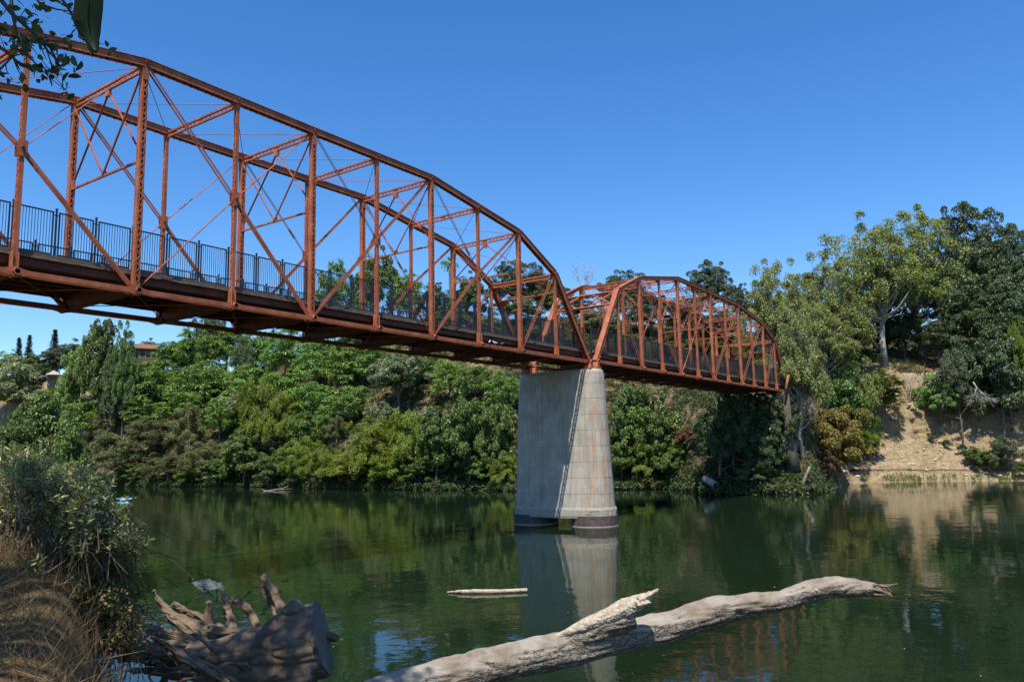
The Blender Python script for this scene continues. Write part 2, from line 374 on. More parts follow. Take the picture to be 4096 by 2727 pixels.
def rod(mb, a, b, r, buckle=None):
    mb.tube([a, b], r, 6)
    if buckle is not None:
        a, b = np.asarray(a, float), np.asarray(b, float); p = a+(b-a)*buckle; d = norm(b-a)
        for s in (-1, 1): mb.bar(p-d*.26+Ya*s*.05, p+d*.26+Ya*s*.05, .035)
        for s in (-1, 1): mb.bar(p+d*s*.26-Ya*.07, p+d*s*.26+Ya*.07, .07)

def pin(mb, p, r=.085, half=.34):
    p = np.asarray(p, float); mb.tube([p-Ya*half, p+Ya*half], r, 8)
    for s in (-1, 1): mb.tube([p+Ya*s*(half-.1), p+Ya*s*(half)], r*1.5, 6)

def build_span(loc, sg, p, H, W, label, rdiv=3):
    # H[i]: height of the upper pin at panel point i (0..12); sg: which way the span runs from the pier
    X = lambda i: sg*i*p
    root = thing('truss_bridge_span', label, 'bridge', loc, 0, 'red steel truss bridge spans')
    low = lambda i, y: np.array([X(i), y, 0.0]); up = lambda i, y: np.array([X(i), y, H[i]]); mid = lambda i, y: np.array([X(i), y, H[i]/2+.12])
    ev = [2, 4, 6, 8, 10]; od = [1, 3, 5, 7, 9, 11]
    for y in (0.0, W):
        mb = MB()
        for i in range(1, 11):
            a, b = up(i, y), up(i+1, y); d = norm(b-a); n2 = norm(np.cross(d, Ya)); n2 = n2*np.sign(n2[2]); e = d*.004
            channel_pair(mb, a-e, b+e, Ya, n2, .33, .30, lace=(-1,), cover=1, step=.28, rivets=False)
            k = int(np.linalg.norm(b-a)/.33)
            for q in range(k):
                pt = a+(b-a)*(q+.5)/k
                for s in (-1, 1): mb.beam(pt-d*.03, pt+d*.03, Ya, n2, .02, .05, s*(.175), -.135)
        for i in range(1, 12): pin(mb, up(i, y), .05, .23)
        mb.build('top_chord', STEEL, root)
        for i0, i1 in ((0, 1), (12, 11)):
            mb = MB(); a, b = low(i0, y), up(i1, y); d = norm(b-a); n2 = norm(np.cross(d, Ya)); n2 = n2*np.sign(n2[2])
            channel_pair(mb, a, b, Ya, n2, .36, .31, lace=(-1,), cover=1, step=.3)
            for s in (-1, 1): mb.beam(a-d*.1, a+d*.7, Ya, n2, .03, .36, s*.195, 0)
            mb.build('end_post', STEEL, root)
        for i in ev:
            mb = MB(); channel_pair(mb, low(i, y), up(i, y)-Za*.12, Xa, Ya, .25, .27, step=.25, rivets=True)
            for s in (-1, 1): mb.beam(up(i, y)-Za*.75, up(i, y)-Za*.14, Xa, Ya, .27, .015, 0, s*.15)
            mb.build('main_post', STEEL, root)
        for i in od:
            hz = up(i, y)-Za*.12; mb = MB(); channel_pair(mb, low(i, y), hz, Ya, Xa, .19, .17, fl=.05, step=.2, rivets=False)
            for q in (-1, 1): mb.beam(low(i, y)+Za*.02, low(i, y)+Za*.75, Ya, Xa, .30, .016, 0, q*.10)
            if i not in (1, 11):
                m_ = mid(i, y)
                for s in (-1, 1): mb.box(m_[0]-.17, m_[1]+s*.13-.008, m_[2]-.32, m_[0]+.17, m_[1]+s*.13+.008, m_[2]+.32)
                pin(mb, m_, .05, .2)
            mb.build('sub_post', STEEL, root)
        for i0, im, i1 in ((2, 3, 4), (4, 5, 6), (8, 7, 6), (10, 9, 8)):
            mb = MB(); m_ = mid(im, y); u0 = up(i0, y)
            for s in (-1, 1): eyebar(mb, u0, m_, .085, .022, s*.10, .1); eyebar(mb, m_, low(i1, y), .115, .024, s*.085, .13)
            mb.build('diagonal_tie', STEEL, root)
        for i0, i1 in ((1, 2), (11, 10)):
            mb = MB()
            for s in (-1, 1): eyebar(mb, up(i0, y), low(i1, y), .09, .022, s*.09, .12)
            mb.build('diagonal_tie', STEEL, root)
        for im, ie, top_ in ((3, 4, 1), (9, 8, 1), (7, 6, 1), (5, 6, 1), (7, 8, 0), (5, 4, 0)):
            mb = MB(); m_ = mid(im, y); e = up(ie, y) if top_ else low(ie, y)
            if top_:
                for s in (-1, 1): rod(mb, m_+Ya*s*.05, e+Ya*s*.05, .019, None)
                
                pm = m_+(e-m_)*.24; d = norm(e-m_)
                for s in (-1, 1): mb.bar(pm-d*.3+Ya*s*.05, pm+d*.3+Ya*s*.05, .05)
            else: rod(mb, m_, e, .03, .8)
            mb.build('counter_rod', STEEL, root)
        mb = MB()
        for i in range(2, 10):
            for o in (-.19, -.07, .07, .19): eyebar(mb, low(i, y), low(i+1, y), .19, .032, o+(.033 if i % 2 else 0)-.016, .2)
        for i in range(2, 11): pin(mb, low(i, y), .095, .36)
        for i0, i1 in ((0, 2), (12, 10)):
            channel_pair(mb, low(i0, y), low(i1, y), Ya, Za, .30, .24, lace=(1, -1), step=.3)
            k = int(2*p/.3)
            for q in range(k):
                x = X(i0)+(X(i1)-X(i0))*(q+.5)/k
                for s in (-1, 1): mb.box(x-.025, y+s*.165-.02, .09, x+.025, y+s*.165+.02, .125)
        for i in (0, 12): pin(mb, low(i, y), .1, .36)
        mb.build('bottom_chord', STEEL, root)
        for i in (0, 12):
            mb = MB(); x = X(i); mb.prism([(x-.26, y-.28, -.5), (x+.26, y-.28, -.5), (x+.13, y-.28, -.06), (x-.13, y-.28, -.06)], (0, .56, 0)); mb.box(x-.34, y-.36, -.56, x+.34, y+.36, -.5)
            mb.build('bearing_shoe', STEEL, root)
    for i in range(1, 12):                                    # floor beams
        mb = MB(); x = X(i)
        mb.prism([(x-.008, .02, .02), (x-.008, 1.3, -.12), (x-.008, W-1.3, -.12), (x-.008, W-.02, .02), (x-.008, W-.02, .52), (x-.008, .02, .52)], (.016, 0, 0))
        mb.box(x-.11, .02, .50, x+.11, W-.02, .52)
        for q in (((.02, .02), (1.3, -.12)), ((1.3, -.12), (W-1.3, -.12)), ((W-1.3, -.12), (W-.02, .02))):
            mb.hexa([(x-.11, q[0][0], q[0][1]-.02), (x+.11, q[0][0], q[0][1]-.02), (x+.11, q[1][0], q[1][1]-.02), (x-.11, q[1][0], q[1][1]-.02), (x-.11, q[0][0], q[0][1]+.002), (x+.11, q[0][0], q[0][1]+.002), (x+.11, q[1][0], q[1][1]+.002), (x-.11, q[1][0], q[1][1]+.002)])
        if i % 2 == 0:
            for y0, s in ((0.0, 1), (W, -1)):                   # wind bracing knees below the deck
                mb.bar((x, y0+s*.1, .05), (x+sg*.9, y0+s*.9, .48), .06)
        mb.build('floor_beam', SHADESTEEL, root)
    for k in range(7):
        y = .34+(W-.68)*k/6; mb = MB(); a, b = sorted((X(0), X(12))); e = k in (0, 6)
        mb.box(a, y-.012, .40 if e else .523, b, y+.012, .70)
        mb.box(a, y-.07, .385 if e else .524, b, y+.07, .40 if e else .545); mb.box(a, y-.07, .69, b, y+.07, .702)
        mb.build('stringer', SHADESTEEL, root)
    rg = random.Random(5); mb = MB(); a, b = sorted((X(0), X(12))); x = a; crb = MB()
    while x < b-.05:
        w = .22; mb.box(x+.006, .14+rg.uniform(-.03, .03), .704+rg.uniform(0, .006), min(b, x+w-.006), W-.14+rg.uniform(-.03, .03), .775+rg.uniform(0, .01)); x += w
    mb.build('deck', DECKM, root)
    for y in (.27, W-.27):
        crb = MB(); x = a
        while x < b-.2:
            x1 = min(b, x+3.6); crb.box(x+.01, y-.09, .79, x1-.01, y+.09, .93); x = x1
        crb.build('kerb', CURBM, root)
    for i in range(1, 12):                                    # overhead struts and sway frames
        mb = MB(); a, b = up(i, .16), up(i, W-.16); dz = -.17
        for q in (-1, 1): mb.beam(a, b, Xa, Za, .10, .10, 0, dz+q*.12); mb.beam(a, b, Xa, Za, .014, .06, 0, dz+q*.1)
        n = 16
        for k in range(n):
            y0, y1 = .4+(W-.8)*k/n, .4+(W-.8)*(k+1)/n; s = 1 if k % 2 else -1
            mb.bar((X(i), y0, H[i]+dz+s*.12), (X(i), y1, H[i]+dz-s*.12), .05, .012, up=(1, 0, 0))
        for y0, y1 in ((.15, .5), (W-.5, W-.15), (W/2-.18, W/2+.18)): mb.box(X(i)-.012, y0, H[i]-.36, X(i)+.012, y1, H[i]-.02)
        mb.build('top_strut', STEEL, root)
        if i in ev:
            mb = MB(); zs = 5.56; a, b = np.array([X(i), .12, zs]), np.array([X(i), W-.12, zs]); hm = np.array([X(i), W/2, H[i]-.38]); lm = np.array([X(i), W/2, zs+.05])
            mb.bar(a, b, .09, .09)
            for e, o in ((a+Za*.35, .05), (b+Za*.35, .05)): mb.bar(hm+Xa*o, e+Xa*o, .014, .09, up=(1, 0, 0)); mb.bar(hm+Xa*(o+.03), e+Xa*(o+.03), .07, .012, up=(1, 0, 0))
            for e in (up(i, .14)-Za*.45, up(i, W-.14)-Za*.45): mb.bar(e-Xa*.05, lm-Xa*.05, .014, .09, up=(1, 0, 0)); mb.bar(e-Xa*.08, lm-Xa*.08, .07, .012, up=(1, 0, 0))
            mb.box(X(i)-.07, W/2-.16, H[i]-.62, X(i)+.07, W/2+.16, H[i]-.34); mb.box(X(i)-.05, W/2-.13, zs-.02, X(i)+.05, W/2+.13, zs+.2)
            for e in (.12, W-.12): mb.box(X(i)-.06, e-.12, zs-.06, X(i)+.06, e+.12, zs+.42)
            mb.build('sway_brace', STEEL, root)
    for i in range(1, 11):
        mb = MB(); rod(mb, up(i, .1)-Za*.14, up(i+1, W-.1)-Za*.14, .017); rod(mb, up(i, W-.1)-Za*.17, up(i+1, .1)-Za*.17, .017); mb.build('lateral_rod', STEEL, root)
    mb = MB()
    for i in range(0, 12): rod(mb, low(i, .2)+Za*.09, low(i+1, W-.2)+Za*.09, .02); rod(mb, low(i, W-.2)+Za*.05, low(i+1, .2)+Za*.05, .02)
    mb.build('lateral_rod', STEEL, root)
    for i0, i1 in ((0, 1), (12, 11)):                         # portal frames in the plane of the end posts
        mb = MB(); a0, b0 = low(i0, 0), up(i1, 0); d = norm(b0-a0); L = np.linalg.norm(b0-a0); n2 = norm(np.cross(d, Ya))
        P_ = lambda y, s: a0+d*(L-s)+Ya*y
        for s in (.12, 1.55):
            for o in (-.09, .09): mb.beam(P_(.15, s), P_(W-.15, s), d, n2, .10, .03, 0, o); 
            mb.beam(P_(.15, s), P_(W-.15, s), d, n2, .02, .2, 0, 0)
        for o in (-.06, .06):
            for e, sgn in ((.15, 1), (W-.15, -1)):
                mb.beam(P_(e, .1)+n2*o, P_(e+sgn*2.2, 1.5)+n2*o, norm(np.cross(n2, (P_(e+sgn*2.2, 1.5)-P_(e, .1)))), n2, .09, .016)
                mb.beam(P_(e, 1.5)+n2*o, P_(e+sgn*2.2, .15)+n2*o, norm(np.cross(n2, (P_(e+sgn*2.2, .15)-P_(e, 1.5)))), n2, .09, .016)
        for e, sgn in ((.16, 1), (W-.16, -1)):                 # curved gusset brackets
            arc = [P_(e+sgn*(1.5-1.5*cos(t)), 1.5+1.25*(1-sin(t))) for t in np.linspace(0, pi/2, 9)]
            mb.prism([P_(e, 1.5)-n2*.012]+[q-n2*.012 for q in arc], n2*.024)
            arc2 = [P_(e+sgn*(1.0-1.0*cos(t)), .15+1.0*(1-sin(t))) for t in np.linspace(0, pi/2, 7)]
            mb.prism([P_(e, .12)-n2*.01]+[q-n2*.01 for q in arc2], n2*.02)
            g = P_(e+sgn*1.08, .82); mb.beam(g-Ya*.22, g+Ya*.22, d, n2, .26, .03)
        mb.build('portal_brace', STEEL, root)
    # railings: one panel per third of a truss panel, ball-topped posts between
    w = p/rdiv; z0, z1 = 1.0, 2.66; pm = MB(); g0, g1 = .12, w-.12
    for x in (g0, g1): pm.box(x-.024, -.024, z0, x+.024, .024, z1)
    for z in (z0, z1): pm.box(g0-.024, -.025, z-.024, g1+.024, .025, z+.024)
    nb = 12
    for k in range(1, nb): x = g0+(g1-g0)*k/nb; pm.box(x-.009, -.009, z0, x+.009, .009, z1)
    pme = pm.mesh('railing_panel'); pme.materials.append(RAILM)
    qm = MB(); qm.box(-.03, -.03, .78, .03, .03, z1+.07); qm.ball((0, 0, z1+.12), .055, 8, 5); qm.box(-.1, -.08, .936, .1, .08, .955)
    for z in (z0+.32, z1-.12): qm.box(-.12, -.012, z-.015, .12, .012, z+.015)
    qme = qm.mesh('railing_post'); qme.materials.append(RAILM)
    for y in (.34, W-.34):
        n = 12*rdiv; rl = bpy.data.objects.new('railing', None); COL.objects.link(rl); rl.parent = root
        for k in range(n):
            o = link('railing_panel', pme, None, rl); o.location = ((k if sg > 0 else -(k+1))*w, y, 0)
        for k in range(n+1):
            o = link('railing_post', qme, None, rl); o.location = (sg*k*w, y, 0)
    return root

def heights(h1, h2, h4, h6, h8, h10, h11): return [0, h1, h2, (h2+h4)/2, h4, (h4+h6)/2, h6, (h6+h8)/2, h8, (h8+h10)/2, h10, h11, 0]
WID = 5.90; ZC = 12.5
build_span((0, 0, ZC), -1, 4.57, heights(6.2, 8.38, 9.79, 9.79, 9.85, 8.4, 6.2), WID, 'large near red steel truss span running from the left edge to the pier')
build_span((1.117, 0, ZC+.12), 1, 4.105, heights(6.33, 8.03, 9.36, 9.22, 9.02, 7.85, 6.25), WID, 'smaller looking far red truss span, from the pier to the right wooded bank')

# ------------------------------------------------------------------ the pier
def build_pier(label):
    root = thing('bridge_pier', label, 'bridge pier', (.56, 2.95, 0)); D = 5.4
    m, nt, b, _ = newmat('board_marked_concrete'); v = coords(nt); a = tex(nt, v, .9, 6, .65); f = tex(nt, v, 9, 5, .7)
    streak = tex(nt, coords(nt, (2.6, 2.6, .16)), 1.3, 5, .65); rustn = tex(nt, coords(nt, (2.2, 2.2, .45)), .9, 5, .6, .4)
    base = ramp(nt, a, [(.28, (.29, .26, .21)), (.5, (.385, .345, .28)), (.72, (.48, .435, .36))])
    base = mixc(nt, math_(nt, 'MULTIPLY', ramp(nt, streak, [(.46, (0, 0, 0)), (.66, (1, 1, 1))]), .55), base, (.19, .165, .13))
    sep = N(nt, 'SeparateXYZ'); nt.links.new(v, sep.inputs[0])
    nose = ramp(nt, math_(nt, 'MULTIPLY', math_(nt, 'ADD', sep.outputs['Y'], 2.6), -.6), [(.0, (0, 0, 0)), (.5, (1, 1, 1))])
    zz = ramp(nt, math_(nt, 'DIVIDE', sep.outputs['Z'], 12), [(0, (.9, .9, .9)), (.45, (1, 1, 1)), (.75, (.55, .55, .55)), (1, (.1, .1, .1))])
    rm = math_(nt, 'MULTIPLY', math_(nt, 'MULTIPLY', ramp(nt, rustn, [(.47, (0, 0, 0)), (.62, (1, 1, 1))]), nose), zz)
    base = mixc(nt, math_(nt, 'MULTIPLY', rm, .68), base, (.42, .19, .07))
    wv = N(nt, 'TexWave', wave_type='BANDS', bands_direction='Z', wave_profile='SAW'); wv.inputs['Scale'].default_value = .262; wv.inputs['Distortion'].default_value = .25; wv.inputs['Detail'].default_value = 3
    nt.links.new(v, wv.inputs[0]); line = ramp(nt, wv.outputs['Fac'], [(0, (1, 1, 1)), (.035, (0, 0, 0))])
    wv2 = N(nt, 'TexWave', wave_type='BANDS', bands_direction='Z', wave_profile='SAW'); wv2.inputs['Scale'].default_value = 1.2; wv2.inputs['Distortion'].default_value = .6; wv2.inputs['Detail'].default_value = 3
    nt.links.new(v, wv2.inputs[0]); l2 = ramp(nt, wv2.outputs['Fac'], [(0, (1, 1, 1)), (.12, (0, 0, 0))])
    base = mixc(nt, math_(nt, 'MULTIPLY', line, .34), base, (.17, .15, .12)); base = mixc(nt, math_(nt, 'MULTIPLY', l2, .16), base, (.2, .18, .15))
    nt.links.new(base, b.inputs['Base Color']); b.inputs['Roughness'].default_value = .9; b.inputs['Specular IOR Level'].default_value = .2
    bump(nt, b, math_(nt, 'SUBTRACT', math_(nt, 'ADD', math_(nt, 'MULTIPLY', f, .35), a), math_(nt, 'MULTIPLY', line, .6)), .5, .05)
    def stadium(R, z, n=18, jit=0.0):
        pts = []
        for s in (-1, 1):
            for k in range(n+1):
                t = pi*k/n + (pi if s < 0 else 0); r = R+jit*fbm(cos(t)*3, sin(t)*3+s*4, z*2, 2)
                pts.append((r*cos(t), s*D/2+r*sin(t), z))
        return pts
    def loft(mb, secs):
        n = len(secs[0]); o = len(mb.v); mb.v += [q for s in secs for q in s]
        for i in range(len(secs)-1):
            for k in range(n): mb.f.append((o+i*n+k, o+i*n+(k+1) % n, o+(i+1)*n+(k+1) % n, o+(i+1)*n+k))
        mb.f.append(tuple(o+k for k in reversed(range(n)))); mb.f.append(tuple(o+(len(secs)-1)*n+k for k in range(n)))
    mb = MB(); secs = [stadium(1.6-.5*(z-1.4)/10.4, z, 18, .008) for z in np.arange(1.3, 11.61, .4)]
    secs += [stadium(1.08, 11.7), stadium(1.0, 11.86), stadium(.86, 11.95)]
    loft(mb, secs); mb.build('shaft', m, root)
    mc = mat_plain('pebbly_worn_concrete', (.33, .295, .235), .95, .45, 7, .9)
    mb = MB(); loft(mb, [stadium(1.66, .62, 24, .07), stadium(1.7, .8, 24, .05), stadium(1.72, 1.25, 24, .04), stadium(1.66, 1.4, 24, .03)]); mb.build('collar', mc, root)
    mr = mat_plain('rusted_caisson_plate', (.085, .06, .052), .8, .55, 3.5, .4); ms = mat_plain('pale_waterline_scale', (.33, .29, .25), .9, .4, 9, .3)
    for s in (-1, 1):
        mb = MB(); mb.tube([(0, s*D/2, -1.5), (0, s*D/2, .8)], 1.78, 40); c = mb.build('caisson', mr, root)
        mb = MB(); mb.tube([(0, s*D/2, -.2), (0, s*D/2, .06+.0)], 1.80, 40); mb.build('waterline_band', ms, c)
    return root
build_pier('tall stained concrete pier standing in the river between the two bridge spans')
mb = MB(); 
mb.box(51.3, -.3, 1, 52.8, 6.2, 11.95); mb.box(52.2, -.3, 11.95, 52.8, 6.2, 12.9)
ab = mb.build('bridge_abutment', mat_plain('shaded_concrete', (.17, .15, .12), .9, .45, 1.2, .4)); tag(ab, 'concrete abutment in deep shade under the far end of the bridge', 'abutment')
# ------------------------------------------------------------------ leaf clouds and tree prototypes
def unit(a): return a/np.maximum(1e-9, np.linalg.norm(a, axis=-1, keepdims=True))
def leaf_quads(P, Nn, T, L, Wd, fold=0.0):
    # diamond leaves: centre P, normal Nn, long axis T
    T = unit(T - Nn*np.sum(T*Nn, 1, keepdims=True)); B = np.cross(Nn, T); L = np.asarray(L).reshape(-1, 1); Wd = np.asarray(Wd).reshape(-1, 1)
    V = np.stack([P-T*L/2, P+B*Wd/2-T*L*.08+Nn*fold*Wd, P+T*L/2-Nn*fold*L*.3, P-B*Wd/2-T*L*.08+Nn*fold*Wd], 1).reshape(-1, 3)
    return V, np.arange(len(V)).reshape(-1, 4)
def leaf_hex(P, Nn, T, L, Wd, fold=.12):                        # pointed oval leaf for plants close to the viewer
    T = unit(T - Nn*np.sum(T*Nn, 1, keepdims=True)); B = np.cross(Nn, T); L = np.asarray(L).reshape(-1, 1); Wd = np.asarray(Wd).reshape(-1, 1)
    pts = [(-.5, 0), (-.28, .36), (.02, .5), (.28, .34), (.5, 0), (.28, -.34), (.02, -.5), (-.28, -.36)]
    V = np.stack([P+T*L*a+B*Wd*b+Nn*(fold*Wd*abs(b)*2-fold*L*a*a) for a, b in pts], 1).reshape(-1, 3); return V, np.arange(len(V)).reshape(-1, 8)
def leaf_mesh(name, parts, mat):
    V = []; F = []; o = 0
    for v, f in parts: V.append(v); F.append(f+o); o += len(v)
    me = np_mesh(name, np.concatenate(V), np.concatenate(F)); me.materials.append(mat); return me
def crown(rg, clumps, nleaf, ll, lw, up=.55, rnd=.55, droop=0.0, flat=.75, shell=.55):
    # clumps: (centre, radius, outward); leaves spread over each clump, thicker on its upper outer side
    out = []
    for c, r, o in clumps:
        n = max(6, int(nleaf*rg.uniform(.7, 1.3))); d = unit(rg.normal(size=(n, 3))+np.asarray(o)*.55+np.array([0, 0, .35]))
        q = r*(shell+(1-shell)*rg.random((n, 1))**.6); P = np.asarray(c)+d*q*np.array([1, 1, flat])
        nn = unit(d*.6+np.array([0, 0, up])+rg.normal(size=(n, 3))*rnd); t = rg.normal(size=(n, 3))+d*.8-np.array([0, 0, droop])
        s = rg.uniform(.7, 1.3, n); out.append(leaf_quads(P, nn, t, ll*s, lw*s, .12))
    return out
def rosettes(rg, clumps, nf, fl, fw):
    # branch-end rosettes of long drooping fronds: each frond a strip of leaflets
    out = []
    for c, r, o in clumps:
        k = int(nf*rg.uniform(.8, 1.2)); a = rg.uniform(0, 2*pi, k); el = rg.uniform(-.35, .75, k)
        d = np.stack([np.cos(a)*np.cos(el), np.sin(a)*np.cos(el), np.sin(el)], 1); d = unit(d+np.asarray(o)*.35)
        L = fl*r*rg.uniform(.7, 1.15, k)
        for s0, s1, dr, wd in ((.15, .5, .0, .8), (.5, .8, .16, 1.), (.8, 1.1, .42, .75)):
            m = np.asarray(c)+d*(L*(s0+s1)/2)[:, None]-np.array([0, 0, 1.])*(L*dr*.6)[:, None]
            t = d-np.array([0, 0, dr*1.5]); nn = unit(np.cross(np.cross(t, [0, 0, 1.]), t)+rg.normal(size=(k, 3))*.35)
            out.append(leaf_quads(m, nn, t, L*(s1-s0)*1.5, fw*r*wd*rg.uniform(.8, 1.2, k), .15))
    return out
def lobes(rg, n, H, W, z0=.25, top=1.0, irregular=.25):
    # clump centres on an uneven dome of height H, width W, foliage from z0*H up
    out = []
    for _ in range(n):
        d = unit(rg.normal(size=3)); d[2] = abs(d[2])*1.25-.35; d = unit(d); q = rg.random()**.45
        zc = H*(z0+(top-z0)*.45); R = np.array([W/2, W/2, H*(top-z0)*.55])
        k = 1+irregular*fbm(d[0]*1.7+n, d[1]*1.7, d[2]*1.7+W, 2); c = np.array([0, 0, zc])+d*R*q*k
        out.append((c, 0, d))
    return out
def thin(L, f, lim, top=.0):                                     # open gaps through a crown
    return [l for l in L if fbm(l[0][0]*f, l[0][1]*f, l[0][2]*f, 2) > lim]
def limbs(mb, rg, H, r0, tips, bend=.12, z1=.75, n=7):
    pts = [np.array([0, 0, -.8])]
    for k in range(1, 6): pts.append(np.array([rg.normal()*bend*H*.12*k/3, rg.normal()*bend*H*.12*k/3, H*z1*k/5]))
    mb.tube(pts, [r0*(1.25 if k == 0 else 1)*(1-.16*k) for k in range(6)], n)
    for c in tips:
        c = np.asarray(c); u = min(4.6, max(.9, 5*(c[2]/(H*z1))*rg.uniform(.45, .8))); k = int(u); a = pts[k]+(pts[min(5, k+1)]-pts[k])*(u-k); m = (a+c)/2+np.array([0, 0, -.07*H])*rg.random()+rg.normal(size=3)*.02*H
        ra = r0*(1-.16*u)*.5; mb.tube([a, (a+m)/2+rg.normal(size=3)*.01*H, m, c], [ra, ra*.72, ra*.5, ra*.14], 5, False)

BARK = mat_wood('grey_brown_bark', (.06, .045, .033), (.20, .165, .13), (3, 3, 1)); PALEBARK = mat_wood('pale_cottonwood_bark', (.17, .155, .13), (.44, .41, .36), (3, 3, 1))
G = {
 'heaven': mat_leaf('bright_pinnate_leaves', [(.112, .202, .052), (.151, .258, .063), (.190, .308, .078), (.252, .358, .112)], .28, .5, .3, .16, None, .012),
 'broad': mat_leaf('dark_broad_leaves', [(.061, .108, .024), (.094, .152, .031), (.130, .193, .040), (.182, .237, .061)], .22, .42, .4, .25),
 'yellow': mat_leaf('yellow_green_leaves', [(.115, .169, .019), (.155, .216, .024), (.189, .250, .032), (.230, .257, .047)], .3, .5, .25, .2),
 'olive': mat_leaf('olive_brown_leaves', [(.125, .135, .052), (.160, .165, .066), (.14, .185, .058), (.21, .185, .09)], .2, .6, .15, .2, (1.1, 1.1, .7)),
 'pale': mat_leaf('pale_grey_green_leaves', [(.119, .161, .069), (.168, .203, .099), (.224, .252, .125), (.349, .364, .211)], .25, .38, .5, .15),
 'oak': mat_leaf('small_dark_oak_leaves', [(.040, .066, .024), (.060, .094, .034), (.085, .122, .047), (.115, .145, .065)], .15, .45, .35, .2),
 'cotton': mat_leaf('cottonwood_leaves', [(.140, .189, .059), (.183, .232, .073), (.226, .262, .095), (.287, .305, .128), (.366, .336, .116)], .3, .42, .35, .15),
 'orange': mat_leaf('turning_orange_leaves', [(.20, .20, .045), (.27, .225, .05), (.31, .20, .06), (.25, .135, .065), (.16, .18, .045), (.19, .20, .04)], .3, .5, .3, .0, (1.2, 1.1, .5), .0),
 'conifer': mat_leaf('dark_conifer_needles', [(.018, .034, .023), (.029, .049, .029), (.042, .065, .036)], .1, .6, .2, .15, (1, 1, .8)),
 'grey': mat_leaf('grey_green_leaves', [(.078, .101, .055), (.101, .125, .068), (.127, .150, .085)], .18, .5, .3, .15),
 'brown': mat_leaf('dry_brown_leaves', [(.176, .099, .055), (.242, .143, .077), (.132, .077, .044)], .2, .7, .1, .1, (1.1, 1., .7), .0),
}
PROTO = {}
def proto(kind, var):
    if (kind, var) in PROTO: return PROTO[kind, var]
    rg = np.random.default_rng(abs(hash((len(kind)*131+ord(kind[0])*7+ord(kind[-1]), var))) % 100000); H = 10.0; tr = MB(); bark = BARK
    if kind == 'heaven':
        L = thin(lobes(rg, 150, H, 9, .06, .98, .4), .3, -.28); cl = [(c, rg.uniform(.6, 1.05), o) for c, _, o in L]; q = rosettes(rg, cl, 30, 1.2, .27)
        q += crown(rg, [(c*np.array([.7, .7, .8]), 1.2, o) for c, _, o in L[:60]], 80, .30, .15); limbs(tr, rg, H, .22, [c for c, _, _ in L[:16]]); mat = G['heaven']
    elif kind in ('broad', 'grey', 'olive', 'pale', 'vine', 'brown'):
        wd = {'vine': 7.5}.get(kind, 8.5); nl = {'olive': 90, 'vine': 105}.get(kind, 85)
        L = lobes(rg, 165 if kind != 'olive' else 130, H, wd, .05 if kind in ('vine', 'olive') else .14, .98, .45); L = thin(L, .33, -.27); cl = [(c, rg.uniform(.45, 1.1), o) for c, _, o in L]
        dr = 1.4 if kind == 'vine' else .2
        a, b = {'olive': (.34, .10), 'pale': (.32, .17), 'grey': (.30, .16)}.get(kind, (.33, .19))
        q = crown(rg, cl, nl*1.75, a, b, .75, .6, dr); limbs(tr, rg, H, .22, [c for c, _, _ in L[:18]]); mat = G['broad' if kind == 'vine' else kind]
    elif kind == 'yellow':                                   # layered drooping sprays
        L = thin(lobes(rg, 170, H, 8.8, .02, .97, .5), .3, -.3); q = []
        for c, _, o in L:
            n = 190; h = unit(np.array([o[0], o[1], .0])+rg.normal(size=3)*.25); h[2] = .12; s = rg.random(n)*1.25
            sd = np.cross(h, [0, 0, 1.]); P = c+h*s[:, None]+sd*(rg.normal(size=(n, 1))*.34)+np.array([0, 0, -1.])*(s**2*.42)[:, None]+rg.normal(size=(n, 3))*np.array([.12, .12, .24])
            q.append(leaf_quads(P, unit(np.array([0, 0, .7])+h*.5+rg.normal(size=(n, 3))*.6), h+rg.normal(size=(n, 3))*.5-np.array([0, 0, .5]), rg.uniform(.24, .42, n), rg.uniform(.10, .18, n), .1))
        limbs(tr, rg, H, .2, [c for c, _, _ in L[:16]]); mat = G['yellow']
    elif kind == 'oak':
        L = thin(lobes(rg, 200, H, 9.6, .12, .97, .4), .33, -.25); cl = [(c, rg.uniform(.45, 1.0), o) for c, _, o in L]
        q = crown(rg, cl, 190, .24, .14, .8, .6, 0, .62); limbs(tr, rg, H, .3, [c for c, _, _ in L[:30]], .3); mat = G['oak']
    elif kind == 'cotton':
        H = 20.0; bark = PALEBARK; L = thin(lobes(rg, 280, H, 12.5, .06, 1.0, .6), .2, -.2); cl = [(c*np.array([1, 1, 1.]), rg.uniform(.5, 1.25), o) for c, _, o in L]
        q = crown(rg, cl, 185, .25, .19, .7, .7, .5, 1.15, .25); limbs(tr, rg, H, .42, [c for c, _, _ in L[:70]], .25, .85); mat = G['cotton']
    elif kind == 'orange':
        L = lobes(rg, 90, H, 11, .0, .97, .25); cl = [(c, rg.uniform(.7, 1.3), o) for c, _, o in L]; q = crown(rg, cl, 300, .28, .21, .6, .65, .4); limbs(tr, rg, H, .16, [c for c, _, _ in L[:26]]); mat = G['orange']
    elif kind == 'conifer':
        q = []; tr.tube([(0, 0, -.5), (0, 0, H*.5), (0, 0, H*.98)], [.26, .15, .02], 6)
        for k in range(26):
            z = H*(.1+.88*k/26); R = (1-(k/26)**1.15)*2.1+.15
            for j in range(9):
                a = rg.uniform(0, 2*pi); n = 26; s = rg.random(n)**.8*R*rg.uniform(.75, 1.1); h = np.array([cos(a), sin(a), 0])
                P = np.array([0, 0, z])+h*s[:, None]-np.array([0, 0, 1])*(s*.22)[:, None]+rg.normal(size=(n, 3))*np.array([.14, .14, .07])
                q.append(leaf_quads(P, unit(np.array([0, 0, 1.])+rg.normal(size=(n, 3))*.5), h+rg.normal(size=(n, 3))*.5, np.full(n, .4), np.full(n, .13), .1))
        mat = G['conifer']
    elif kind == 'shrub':
